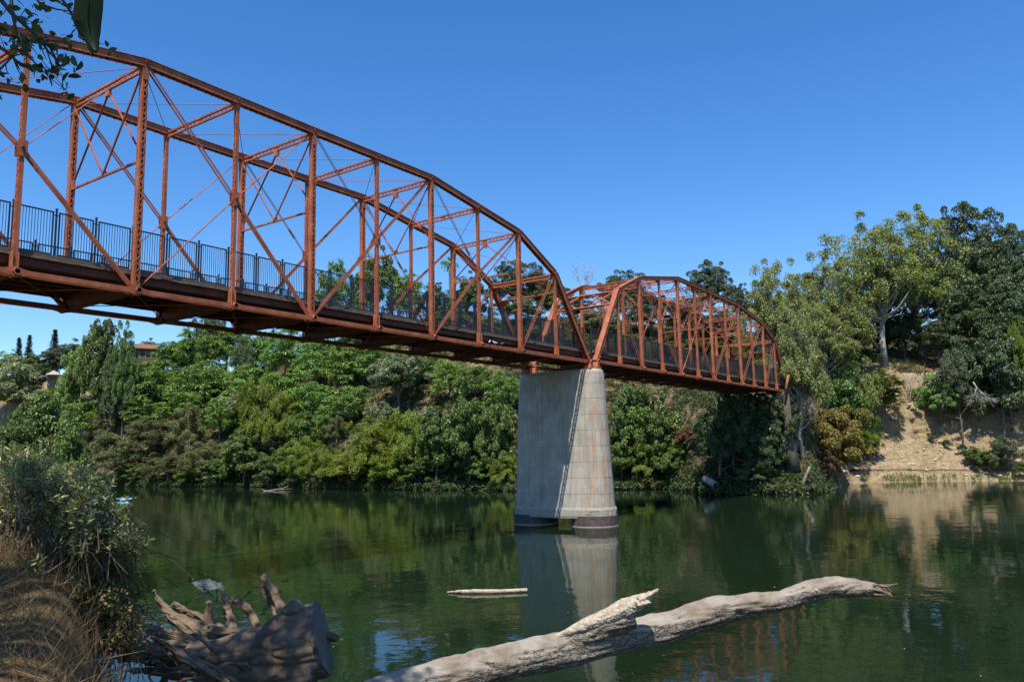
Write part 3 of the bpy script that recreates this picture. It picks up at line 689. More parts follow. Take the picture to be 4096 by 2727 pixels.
        L = lobes(rg, 40, H, 10, .0, .95, .4); cl = [(c, rg.uniform(1., 1.9), o) for c, _, o in L]; q = crown(rg, cl, 150, .6, .34, .4, .6, .3); limbs(tr, rg, H, .15, [c for c, _, _ in L[:16]]); mat = G['broad']
    c = leaf_mesh('crown', q, mat); t = tr.mesh('trunk', True); t.materials.append(bark)
    PROTO[kind, var] = (c, t, H); return PROTO[kind, var]
NAMES = {'heaven': ('tree_of_heaven', 'tree'), 'broad': ('broadleaf_tree', 'tree'), 'grey': ('grey_green_tree', 'tree'), 'olive': ('olive_bush', 'bush'), 'pale': ('willow_tree', 'tree'), 'vine': ('vine_covered_tree', 'tree'),
 'yellow': ('box_elder_tree', 'tree'), 'oak': ('oak_tree', 'tree'), 'cotton': ('cottonwood_tree', 'tree'), 'orange': ('orange_bush', 'bush'), 'conifer': ('conifer_tree', 'tree'), 'shrub': ('green_shrub', 'shrub'), 'brown': ('dry_brown_bush', 'bush')}
TREE_N = [0]
def tree(kind, px, pt, pb, w, label, d=None, z=None, group=None, mat=None, var=None):
    # base where bearing (px, pb) meets the hillside (or at distance d), height from the top bearing pt, w = crown width in print px
    if d is None: B, d = ground(px, pb)
    else:
        B = atd(px, pb, d); B[2] = hill_xy(B[0], B[1]) if z is None else z
    top = atd(px, pt, d)[2]; Hh = max(1.5, (top-B[2])*{'cotton': .98, 'oak': 1.0}.get(kind, 1.1)); depth = (B-CAM)@FW; Ww = 1.12*w*depth/PXM
    TREE_N[0] += 1; rr = random.Random(TREE_N[0]*17+3)
    c, t, H = proto(kind, (TREE_N[0] % 3) if var is None else var); nm, cat = NAMES[kind]; W0 = {'cotton': 12.5, 'conifer': 4.2, 'oak': 10.5, 'orange': 12.5}.get(kind, 9.6)
    o = thing(nm, label, cat, B, rr.uniform(0, 6.28), group); o.scale = (Ww/W0, Ww/W0, Hh/H)
    ck = link('crown', c, None, o); tk = link('trunk', t, None, o)
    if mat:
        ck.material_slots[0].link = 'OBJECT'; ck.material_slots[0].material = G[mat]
    return o
GH = 'trees of heaven covering the far slope'; GY = 'yellow green box elders along the far bank'; GV = 'vine covered trees at the far waterline'; GO = 'olive brown bushes on the far slope'; GB = 'trees on the skyline behind the bridge'; GC = 'cottonwoods on the right bluff'; GK = 'oaks on the right bluff'; GF = 'trees on the distant left ridge'
T = tree
# distant left ridge
T('conifer', 40, 783, 850, 34, 'left one of the close pair of pointed dark conifers on the distant ridge', 330, None, GF)
T('conifer', 64, 777, 850, 34, 'right one of the close pair of pointed dark conifers on the distant ridge', 325, None, GF)
T('conifer', 122, 765, 850, 42, 'lone pointed conifer standing apart on the distant ridge', 330, None, GF)
T('grey', 128, 803, 880, 82, 'grey green oak hanging over the small pavilion', 272, None, GF)
T('grey', 165, 795, 870, 70, 'greyish round tree behind the pavilion oak', 300, None, GF)
T('broad', 66, 818, 890, 80, 'dark round tree below the pair of conifers', 270, None, GF)
T('broad', 14, 815, 890, 50, 'light topped tree at the left edge of the distant ridge', 275, None, GF, 'heaven')
T('oak', 82, 840, 890, 60, 'dark low oak left of the pavilion', 262, None, GF)
T('broad', 168, 822, 905, 74, 'rounded green tree at the edge of the bare tan cliff', 238, None, GF, 'heaven')
T('broad', 205, 768, 880, 56, 'light green tree peeping over the tall dark tree', 250, None, GF, 'heaven')
T('broad', 232, 756, 905, 92, 'tall dense dark tree left of the brown roofed house', 230, None, GF)
T('oak', 286, 747, 870, 66, 'open dark tree beside the brown roofed house', 222, None, GF, 'broad')
T('oak', 262, 800, 880, 60, 'shaded oak between the tall dark tree and the house', 224, None, GF)
T('grey', 335, 788, 850, 50, 'thin grey tree behind the brown roof', 262, None, GF)
T('yellow', 132, 893, 962, 62, 'yellow green bush growing in the bare tan cliff', None, None, GY)
T('pale', 40, 842, 985, 150, 'pale topped tree beneath the distant conifers', None, None, GF)
T('vine', 85, 930, 1085, 165, 'dark tree in shade below the tan cliff', 78, 2.4, GF)
T('vine', 150, 990, 1100, 110, 'shaded green bush low behind the willow shrub', 46, 1.2, GF)
T('vine', 20, 980, 1095, 130, 'dark tree at the left picture edge behind the willow shrub', 60, 3, GF)
T('heaven', 200, 925, 1020, 95, 'green tree right below the tan cliff', None, None, GF)
T('pale', 255, 838, 945, 118, 'pale greyish tree at the left end of the green slope', None, None, GH)
T('broad', 330, 838, 930, 90, 'green tree below the brown roofed house', None, None, GH, 'heaven')
# trees of heaven on the slope
HT = [(400, 792, 880, 100, 'tree of heaven just right of the brown roofed house'), (445, 768, 880, 112, 'tree of heaven highest on the slope, left of the grey crown'), (520, 756, 865, 110, 'tree of heaven right below the grey crown on the skyline'),
 (585, 765, 870, 105, 'tree of heaven under the lower chord, next right of the grey crown tree'), (655, 762, 880, 105, 'tree of heaven touching the bridge left of the middle'), (725, 785, 900, 105, 'tree of heaven below the bridge, above the pale willow pair'),
 (370, 850, 950, 105, 'tree of heaven in the second row under the house'), (470, 838, 940, 120, 'broad tree of heaven in the middle of the left slope'), (565, 850, 955, 115, 'tree of heaven in the second row above the golden box elder'),
 (645, 862, 960, 110, 'tree of heaven above the darker golden box elder'), (325, 905, 990, 95, 'tree of heaven over the big olive bush'), (425, 905, 985, 115, 'wide tree of heaven above the brown bush patch'),
 (790, 805, 905, 100, 'tree of heaven in the top row left of the pale willow'), (505, 925, 1015, 90, 'tree of heaven left of the golden box elder'), (722, 885, 985, 110, 'tree of heaven in the slope centre, over a dark gap'),
 (805, 890, 985, 95, 'tree of heaven left of the pale willow crown'), (700, 955, 1045, 85, 'small tree of heaven in the third row'), (765, 950, 1020, 70, 'smallest tree of heaven in the slope centre'),
 (1092, 845, 930, 85, 'tree of heaven below the tan bluff left of the pier'), (1160, 862, 965, 90, 'tree of heaven beside the top of the pier'), (1035, 835, 930, 80, 'tree of heaven next right of the pale willow'), (860, 790, 890, 90, 'tree of heaven half hidden by the bridge above the pale willow'),
 (965, 800, 890, 90, 'tree of heaven directly under the bridge behind the pale willow')]
for a in HT: T('heaven', *a[:4], 'bright green '+a[4], None, None, GH)
T('grey', 475, 728, 860, 85, 'grey flowering crown on the skyline, cut by the bridge chord', None, None, GB)
T('oak', 560, 780, 850, 60, 'dark oak in shade beneath the bridge at the slope top', 205, None, GB)
# pale willows
for a in [(918, 815, 950, 130, 'large pale willow below the middle of the bridge'), (870, 935, 1010, 70, 'small pale willow on the slope left of the large one'), (545, 908, 985, 75, 'grey leaved willow above the golden box elder'), (985, 940, 1010, 60, 'pale bush under the large willow'), (830, 1000, 1080, 60, 'grey green willow bush between the yellow box elders')]:
    T('pale', *a[:4], a[4], None, None, 'pale willows on the far slope')
# box elders
for a in [(598, 880, 1070, 100, 'golden green box elder with an upright crown'), (655, 905, 1050, 80, 'darker golden box elder right of the upright one'), (865, 968, 1122, 120, 'wide yellow box elder at the waterline left of centre'), (938, 948, 1110, 95, 'tall yellow box elder below the pale willow'),
 (800, 1045, 1122, 105, 'low yellow box elder hanging over the water'), (695, 1012, 1118, 85, 'dull yellow box elder right of the dark vine tree'), (1162, 1045, 1126, 60, 'small yellow box elder touching the pier'), (905, 1050, 1124, 90, 'lowest yellow box elder with a dark hollow under it'), (745, 1030, 1118, 75, 'narrow yellow green box elder at the waterline')]:
    T('yellow', *a[:4], a[4], None, None, GY)
# olive brown bushes
for a in [(265, 990, 1112, 150, 'large olive brown bush at the left end of the waterline'), (345, 965, 1060, 130, 'olive brown bush in the middle of the brown patch'), (430, 935, 1050, 95, 'olive brown bush under the wide tree of heaven'), (385, 1045, 1116, 130, 'low olive brown bush right at the water'), (465, 1015, 1110, 95, 'olive brown bush next to the dark vine tree'), (235, 955, 1030, 70, 'small olive brown bush beside the pale tree'), (540, 860, 905, 50, 'small brown bush high on the slope'), (465, 845, 905, 55, 'brown thinning bush among the trees of heaven')]:
    T('olive', *a[:4], a[4], None, None, GO)
T('olive', 775, 960, 1030, 55, 'dull brownish bush in the centre of the slope')
# vine covered trees along the waterline
for a in [(1005, 955, 1124, 100, 'dark vine covered tree right of the tall yellow box elder'), (1082, 900, 1124, 130, 'broad vine covered tree left of the pier'), (1148, 930, 1110, 95, 'vine covered tree beside the pier'), (562, 1000, 1120, 115, 'dark vine covered tree under the golden box elder'), (625, 1042, 1122, 85, 'low vine covered tree above the fallen branch'), (505, 1055, 1120, 85, 'low dark vine covered bush right of the olive bush'), (760, 1065, 1122, 70, 'low vine curtain between the yellow box elders'), (965, 1060, 1125, 80, 'dark low vine bush left of the vine covered pair'), (300, 1068, 1116, 80, 'low dark bush at the water below the olive bush'), (440, 1075, 1119, 70, 'small dark waterline bush with a pale edge'), (1110, 1050, 1126, 80, 'low vine bush on the water left of the pier'), (1060, 1010, 1100, 80, 'middle vine covered bush left of the pier'), (690, 1075, 1122, 60, 'small dark bush beside the fallen branch')]:
    T('vine', *a[:4], a[4], None, None, GV)
# skyline behind the bridge
for a in [('heaven', 770, 622, 770, 95, 'light green tree behind the railing at the left end of the skyline group', 192), ('broad', 862, 598, 770, 110, 'tall dark tree behind the bridge left of the palm', 200), ('heaven', 935, 635, 770, 75, 'light green tree behind the railing right of the tall dark tree', 196), ('oak', 1000, 650, 760, 75, 'dark oak left of the palm', 192), ('broad', 1075, 645, 770, 90, 'round tree right of the palm', 190), ('oak', 1190, 602, 740, 115, 'dark spreading oak seen between the two portals', 196), ('grey', 1243, 625, 740, 50, 'bluish narrow tree left of the leafless tree', 205), ('oak', 1432, 622, 745, 105, 'flat topped oak above the far portal', 210), ('broad', 1275, 655, 760, 85, 'round tree under the leafless tree', 195), ('pale', 1190, 690, 800, 115, 'pale leaved tree seen through the near portal', 178), ('yellow', 1125, 730, 800, 70, 'yellow green bush behind the railing near the pier', 172), ('oak', 1640, 604, 770, 105, 'round open oak on the skyline above the far span', 205), ('oak', 1705, 655, 770, 62, 'smaller oak beside the round open oak', 200), ('oak', 1500, 672, 830, 115, 'dark oak mass inside the far truss, left part', 178), ('oak', 1585, 690, 850, 120, 'dark oak mass inside the far truss, middle part', 170), ('oak', 1668, 712, 860, 110, 'dark oak mass inside the far truss, right part', 165), ('pale', 1378, 715, 800, 95, 'pale green tree inside the far portal', 175), ('oak', 1325, 690, 780, 90, 'dark small tree left of the far portal', 190), ('olive', 1450, 770, 850, 90, 'olive bush on the dry slope inside the far truss', 160), ('broad', 1540, 790, 870, 90, 'green bush behind the railing of the far span', 158), ('broad', 1235, 760, 830, 90, 'green bush behind the railing above the pier', 168), ('heaven', 820, 690, 790, 80, 'light green bush low behind the railing', 188), ('broad', 1040, 700, 790, 70, 'garden bush beside the house behind the railing', 184), ('yellow', 1300, 760, 830, 80, 'yellow green bush behind the end post', 165), ('broad', 1620, 790, 880, 90, 'green bush low inside the far truss', 152), ('olive', 1720, 770, 880, 80, 'olive brown bush at the far portal', 146)]:
    T(a[0], *a[1:5], a[5], a[6], None, GB)
# under the far span
for a in [('broad', 1462, 900, 1105, 115, 'green tree right of the pier under the far span'), ('vine', 1535, 930, 1112, 105, 'vine covered tree in the middle under the far span'), ('yellow', 1485, 1020, 1118, 95, 'yellow green bush at the water right of the pier'), ('vine', 1432, 985, 1118, 85, 'dark low bush against the right side of the pier'), ('broad', 1548, 1020, 1116, 80, 'round bush hanging over the water right of the pier'), ('oak', 1655, 935, 1118, 125, 'black shaded tree under the far span', 105.5), ('oak', 1725, 935, 1112, 120, 'black shaded tree behind the bare trunk', 105.5), ('olive', 1770, 990, 1116, 95, 'dull olive tree in shade at the end of the far span', 105), ('olive', 1740, 1060, 1120, 95, 'low dull bush on the water below the bridge end', 104.5), ('brown', 1590, 985, 1050, 60, 'dry brown bush on the tan bank under the far span'), ('vine', 1690, 895, 1112, 120, 'dark tree filling the end of the far span', 106.5), ('vine', 1752, 905, 1118, 120, 'dark draped tree in deep shade below the bridge end', 106), ('oak', 1795, 900, 1118, 110, 'shaded tree at the foot of the leftmost cottonwood', 107)]:
    T(*a[:5], a[5], a[6] if len(a) > 6 else None, None, 'trees under the far span', 'oak' if 'shade' in a[5] or 'filling' in a[5] else None)  # dim trees take the darker oak leaves, their shade put into colour
# cottonwoods
for a in [(1790, 604, 1000, 150, 'leftmost pale cottonwood, right of the far truss', 128), (1842, 640, 1000, 150, 'slim cottonwood between the far truss and the branching ones', 134), (1925, 585, 960, 160, 'cottonwood with an arching side crown against the sky', 142), (2035, 505, 835, 205, 'big cottonwood left of the white trunk', 153), (2122, 478, 828, 195, 'tallest cottonwood with a yellowing top and white trunk', None), (1905, 720, 980, 170, 'bushy green cottonwood on the low bank', 132), (1850, 700, 1090, 125, 'low cottonwood crown beside the bridge end', 109), (1960, 800, 965, 120, 'small cottonwood above the orange bush', 136), (1810, 870, 1080, 105, 'cottonwood over the shaded trunk', 121)]:
    T('cotton', *a[:4], a[4], a[5], None, GC)
T('heaven', 2010, 860, 965, 140, 'dense green bush hanging left of the exposed roots', None, None, GK, 'broad')
T('broad', 1930, 870, 970, 130, 'green bush above the orange bush', 130, None, GK)
T('orange', 1926, 950, 1112, 182, 'big round bush turning orange and yellow at the water')
T('yellow', 2000, 955, 1060, 60, 'green edge bush at the right side of the orange bush')
T('orange', 1900, 1040, 1112, 70, 'low reddish bush under the big orange one', None, None, None, 'brown')
# oaks and shrubs on the bluff
for a in [('oak', 2235, 470, 690, 150, 'dark oak highest against the sky on the right', 178), ('oak', 2310, 540, 800, 160, 'broad dark oak at the right edge of the skyline', 172), ('oak', 2190, 620, 800, 150, 'shaded oak behind the tallest cottonwood', 170), ('oak', 2275, 640, 840, 180, 'big shaded oak over the cliff', 160), ('oak', 2350, 660, 900, 150, 'dark oak at the right picture edge', 155), ('oak', 2040, 690, 830, 100, 'olive oak in the gap between the cottonwoods', 165), ('oak', 2245, 780, 880, 110, 'shaded low oak at the cliff top', 152), ('oak', 2320, 800, 910, 110, 'shaded bush at the cliff top by the right edge', 150), ('oak', 1990, 740, 850, 90, 'dim oak behind the bushy cottonwood', 162)]:
    T(*a[:5], a[5], a[6], None, GK)
for a in [('vine', 2300, 780, 890, 130, 'shaded draped oak hanging over the cliff edge', 147), ('vine', 2215, 800, 890, 70, 'shaded bush right of the grassy ledge', 150), ('oak', 2020, 735, 850, 110, 'shaded oak in the gap behind the white trunk', 163), ('oak', 2085, 715, 840, 120, 'dark oak filling the space behind the pale trunks', 162), ('oak', 2165, 730, 838, 110, 'shaded oak right of the white trunk', 158), ('vine', 1985, 800, 900, 90, 'dark bush on the slope above the dense green bush', 150), ('oak', 2345, 520, 700, 110, 'dark oak top touching the right border', 168), ('oak', 2330, 600, 760, 120, 'dark oak crown below the skyline at the right border', 165), ('oak', 2230, 560, 720, 120, 'dark oak between the tallest cottonwood and the right border', 172)]:
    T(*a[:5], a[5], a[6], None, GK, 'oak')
T('broad', 2165, 868, 990, 100, 'bluish green shrub clinging to the bare cliff', None, None, GK, 'heaven')
T('grey', 2205, 815, 920, 85, 'grey green shrub above the dead branch', 147, None, GK)
T('yellow', 2340, 745, 790, 60, 'bright yellow green bush at the right edge', 150, None, GY)
T('broad', 2275, 1040, 1092, 60, 'small green bush on the lower bank', None, None, GK)
T('broad', 2240, 1030, 1075, 40, 'tiny green bush on the dry bank', None, None, GK)
T('grey', 2320, 1010, 1085, 70, 'grey green scrub at the lower right bank', None, None, GK)
T('broad', 2350, 1065, 1105, 30, 'small dark bush at the waterline by the right edge', None, None, GK)

# undergrowth covering the soil between the trees
def undergrowth():
    rg = np.random.default_rng(12); cl = []
    for _ in range(11000):
        az = rg.uniform(14.5, 70) if rg.random() < .86 else rg.uniform(-12, 14.5); t = rg.uniform(.3, 75)
        if az < 14.5 and t < 20: continue
        if az > 62.5 and 19 < t < 33: continue
        d = shore(az)+t; z = hill(az, d); r = rg.uniform(.5, 1.5)
        cl.append((np.array([CAM[0]+d*cos(radians(az)), CAM[1]+d*sin(radians(az)), z+r*.2]), r, np.array([0, 0, .6])))
    for _ in range(2600):                                      # draping over the waterline
        az = rg.uniform(14.6, 66); d = shore(az)+rg.uniform(-1.2, 3); z = max(.1, hill(az, d)); r = rg.uniform(.5, 1.3)
        cl.append((np.array([CAM[0]+d*cos(radians(az)), CAM[1]+d*sin(radians(az)), z+r*.3]), r, np.array([-.3, -.2, .3])))
    m = mat_leaf('mixed_undergrowth_leaves', [(.03, .06, .018), (.05, .085, .024), (.07, .09, .03), (.10, .085, .045), (.05, .10, .025), (.13, .10, .055)], .2, .55, .2, 0)
    o = link('undergrowth', leaf_mesh('undergrowth', crown(rg, cl, 40, .38, .2, .6, .6, .2, .7, .3), m)); tag(o, kind='stuff')
undergrowth()
# ------------------------------------------------------------------ driftwood in front
def wood_mat(name, top, side, crack_scale, barkmix=True, rz=-.785):
    m, nt, b, _ = newmat(name); v = coords(nt, world=True)
    a = tex(nt, v, 2.2, 6, .65, .3); f = tex(nt, v, 22, 5, .7); gr = tex(nt, coordsr(nt, rz, (.5, 5, 5)), 5, 5, .65, .3)
    g = N(nt, 'NewGeometry'); sp = N(nt, 'SeparateXYZ'); nt.links.new(g.outputs['Normal'], sp.inputs[0])
    vor = N(nt, 'TexVoronoi', feature='DISTANCE_TO_EDGE'); vor.inputs['Scale'].default_value = crack_scale
    wv = nt.nodes.new('ShaderNodeVectorMath'); wv.operation = 'MULTIPLY_ADD'; nz = N(nt, 'TexNoise'); nz.inputs['Scale'].default_value = 9; nz.inputs['Detail'].default_value = 4
    vl = coordsr(nt, rz, (.55, 1.1, 1.1)); nt.links.new(v, nz.inputs['Vector']); nt.links.new(nz.outputs['Color'], wv.inputs[0]); wv.inputs[1].default_value = (.11, .11, .11); nt.links.new(vl, wv.inputs[2]); nt.links.new(wv.outputs[0], vor.inputs['Vector'])
    crack = ramp(nt, vor.outputs['Distance'], [(0, (.3, .3, .3)), (.05, (.75, .75, .75)), (.12, (1, 1, 1))])
    bm = ramp(nt, math_(nt, 'ADD', sp.outputs['Z'], math_(nt, 'MULTIPLY', math_(nt, 'SUBTRACT', a, .5), 2.2)), [(.12, (1, 1, 1)), (.34, (0, 0, 0))])
    smooth = ramp(nt, math_(nt, 'ADD', math_(nt, 'MULTIPLY', f, .45), math_(nt, 'MULTIPLY', gr, .55)), [(.3, tuple(c*.72 for c in top)), (.55, top), (.75, tuple(min(.8, c*1.18) for c in top))])
    bark = mixc(nt, crack, tuple(c*.5 for c in side), mixc(nt, f, tuple(c*.8 for c in side), tuple(c*1.15 for c in side)))
    dirt = ramp(nt, a, [(.44, (1, 1, 1)), (.64, (.62, .55, .47))])
    col = mixc(nt, 1.0, mixc(nt, bm if barkmix else 0.0, smooth, bark), dirt, 'MULTIPLY')
    nt.links.new(col, b.inputs['Base Color']); b.inputs['Roughness'].default_value = .88; b.inputs['Specular IOR Level'].default_value = .2
    h = math_(nt, 'ADD', math_(nt, 'MULTIPLY', math_(nt, 'MULTIPLY', crack, bm), .9 if barkmix else 0.0), math_(nt, 'ADD', math_(nt, 'MULTIPLY', f, .3), math_(nt, 'ADD', math_(nt, 'MULTIPLY', gr, .5), math_(nt, 'MULTIPLY', a, .5))))
    bump(nt, b, h, .9, .035); return m
def fuse(mb, name, voxel, amp=.02, freq=4.0, along=None):
    me = mb.mesh(name+'_raw'); o = bpy.data.objects.new('t', me); COL.objects.link(o)
    r = o.modifiers.new('r', 'REMESH'); r.mode = 'VOXEL'; r.voxel_size = voxel; s = o.modifiers.new('s', 'SMOOTH'); s.factor = .5; s.iterations = 2
    dg = bpy.context.evaluated_depsgraph_get(); nm = bpy.data.meshes.new_from_object(o.evaluated_get(dg)); bpy.data.objects.remove(o); bpy.data.meshes.remove(me)
    nm.name = name; n = len(nm.vertices); co = np.empty(n*3, np.float32); nm.vertices.foreach_get('co', co); co = co.reshape(-1, 3)
    no = np.empty(n*3, np.float32); nm.vertices.foreach_get('normal', no); no = no.reshape(-1, 3); d = np.empty(n, np.float32)
    al = norm(along) if along is not None else None
    for i in range(n):
        q = co[i].astype(float); x, y, z = q
        if al is not None: q = q-al*(q@al)*.86
        c = mnoise.noise(Vector(q*freq*2.6)); d[i] = fbm(x*freq, y*freq, z*freq, 2)-1.1*(1-min(1, abs(c)*3.2))**2+.35*mnoise.noise(Vector(q*freq*6))
    co += no*(d*amp)[:, None]; nm.vertices.foreach_set('co', co.ravel()); nm.update(); nm.polygons.foreach_set('use_smooth', [True]*len(nm.polygons)); return nm
def pr(px, py, r, d):
    p = atd(px, py, d); return p, r*((p-CAM)@FW)/PXM
def path_tube(mb, pts, n=10):
    P = []; R = []
    for a in pts: p, r = pr(*a); P.append(p); R.append(r)
    P2 = [P[0]]; R2 = [R[0]]
    for i in range(len(P)-1):                                  # smooth interpolation
        p0, p1, p2, p3 = P[max(0, i-1)], P[i], P[i+1], P[min(len(P)-1, i+2)]
        for t in (.25, .5, .75, 1.0):
            P2.append(.5*((2*p1)+(p2-p0)*t+(2*p0-5*p1+4*p2-p3)*t*t+(3*p1-p0-3*p2+p3)*t**3)); R2.append(R[i]+(R[i+1]-R[i])*t)
    mb.tube(P2, R2, n)
LOGM = wood_mat('bleached_cracked_bark', (.315, .275, .222), (.24, .205, .162), 17)
RAWW = mat_plain('fresh_split_wood', (.39, .325, .24), .85, .35, 14, .5)
STUMPM = wood_mat('grey_root_wood', (.215, .16, .112), (.17, .125, .085), 9, False, -.6)
def build_log():
    root = thing('driftwood_log', 'long bleached driftwood log reaching out over the water', 'log', atd(1400, 1460, 10.3))
    inv = Matrix.Translation(-root.location)
    mb = MB()
    path_tube(mb, [(760, 1655, 46, 9.2), (880, 1600, 46, 9.35), (1000, 1562, 43, 9.5), (1150, 1525, 41, 9.7), (1300, 1492, 41, 9.95), (1400, 1466, 41, 10.1), (1460, 1457, 36, 10.25), (1540, 1440, 35, 10.4), (1640, 1406, 34, 10.6), (1720, 1391, 27, 10.75), (1800, 1380, 23, 10.9), (1850, 1362, 25, 11), (1905, 1350, 25, 11.1), (1975, 1351, 21, 11.2), (2030, 1358, 12, 11.3), (2050, 1361, 7, 11.35)], 14)
    path_tube(mb, [(1310, 1478, 34, 9.95), (1380, 1440, 34, 9.95), (1430, 1421, 33, 9.95), (1458, 1414, 26, 9.95)], 12)
    me = fuse(mb, 'trunk', .019, .016, 5.0, (.7, -.7, .12)); me.transform(inv); link('trunk', me, LOGM, root)
    mb = MB(); rs = random.Random(8); path_tube(mb, [(1262, 1470, 3, 9.86), (1300, 1456, 8, 9.83), (1335, 1440, 13, 9.83), (1375, 1426, 16, 9.84), (1410, 1411, 20, 9.86), (1440, 1396, 23, 9.87), (1462, 1387, 20, 9.87), (1480, 1377, 16, 9.88), (1494, 1368, 9, 9.88)], 9)
    for k in range(17):                                        # torn fibres standing off the break
        x, y = 1380+k*6.6, 1422-k*3.0+rs.uniform(-7, 12); l = rs.uniform(22, 46); path_tube(mb, [(x-l*.6, y+l*.3, rs.uniform(5, 9), 9.84+rs.uniform(-.08, .04)), (x+l*.1, y-l*.03, rs.uniform(3.5, 7), 9.84), (x+l*.5, y-l*.26+rs.uniform(-3, 4), 1.5, 9.85)], 5)
    path_tube(mb, [(1470, 1380, 12, 9.79), (1498, 1364, 7, 9.8), (1516, 1354, 2, 9.8)], 5); path_tube(mb, [(1466, 1392, 10, 9.76), (1486, 1386, 6, 9.76), (1500, 1384, 2, 9.76)], 5)
    me = fuse(mb, 'split_wood', .009, .010, 9.0); me.transform(inv); s = link('split_wood', me, RAWW, root); s['label'] = 'pale freshly split branch stub'
    mb = MB(); rg = random.Random(4)
    for k in range(15):
        x, y = 2015+rg.uniform(-12, 12), 1350+rg.uniform(-6, 16); d = 11.25+rg.uniform(-.1, .1); l = rg.uniform(20, 52)
        path_tube(mb, [(x, y, rg.uniform(3, 5), d), (x+l*.5, y+rg.uniform(-2, 5), rg.uniform(2, 3.5), d), (x+l, y+rg.uniform(-6, 12), .6, d)], 5)
    me = mb.mesh('splinters', True); me.transform(inv); link('splinters', me, STUMPM, root)
    mb = MB()                                                  # bird droppings along the top
    for k in range(34):
        t = rg.random(); x = 1000+t*1000; cy = np.interp(x, [1000, 1150, 1300, 1400, 1540, 1640, 1720, 1800, 1850, 1905, 2000], [1562, 1525, 1492, 1466, 1440, 1406, 1391, 1380, 1362, 1350, 1353]); rr = np.interp(x, [1000, 1400, 1640, 1720, 1800, 1905, 2000], [43, 41, 34, 27, 23, 25, 17])
        d = np.interp(x, [1000, 2000], [9.5, 11.25]); q = rg.uniform(-.2, .9); p, r = pr(x, cy+rr*q, rr, d); p = p-norm(p-CAM)*r*math.sqrt(max(0, 1-q*q))*1.0
        mb.ball(p, rg.uniform(.004, .010), 6, 4, (1.6, 1.2, .8))
    me = mb.mesh('droppings', True); me.transform(inv); dr = link('droppings', me, mat_plain('white_droppings', (.75, .74, .70), .8, .1), root); dr['kind'] = 'stuff'
build_log()
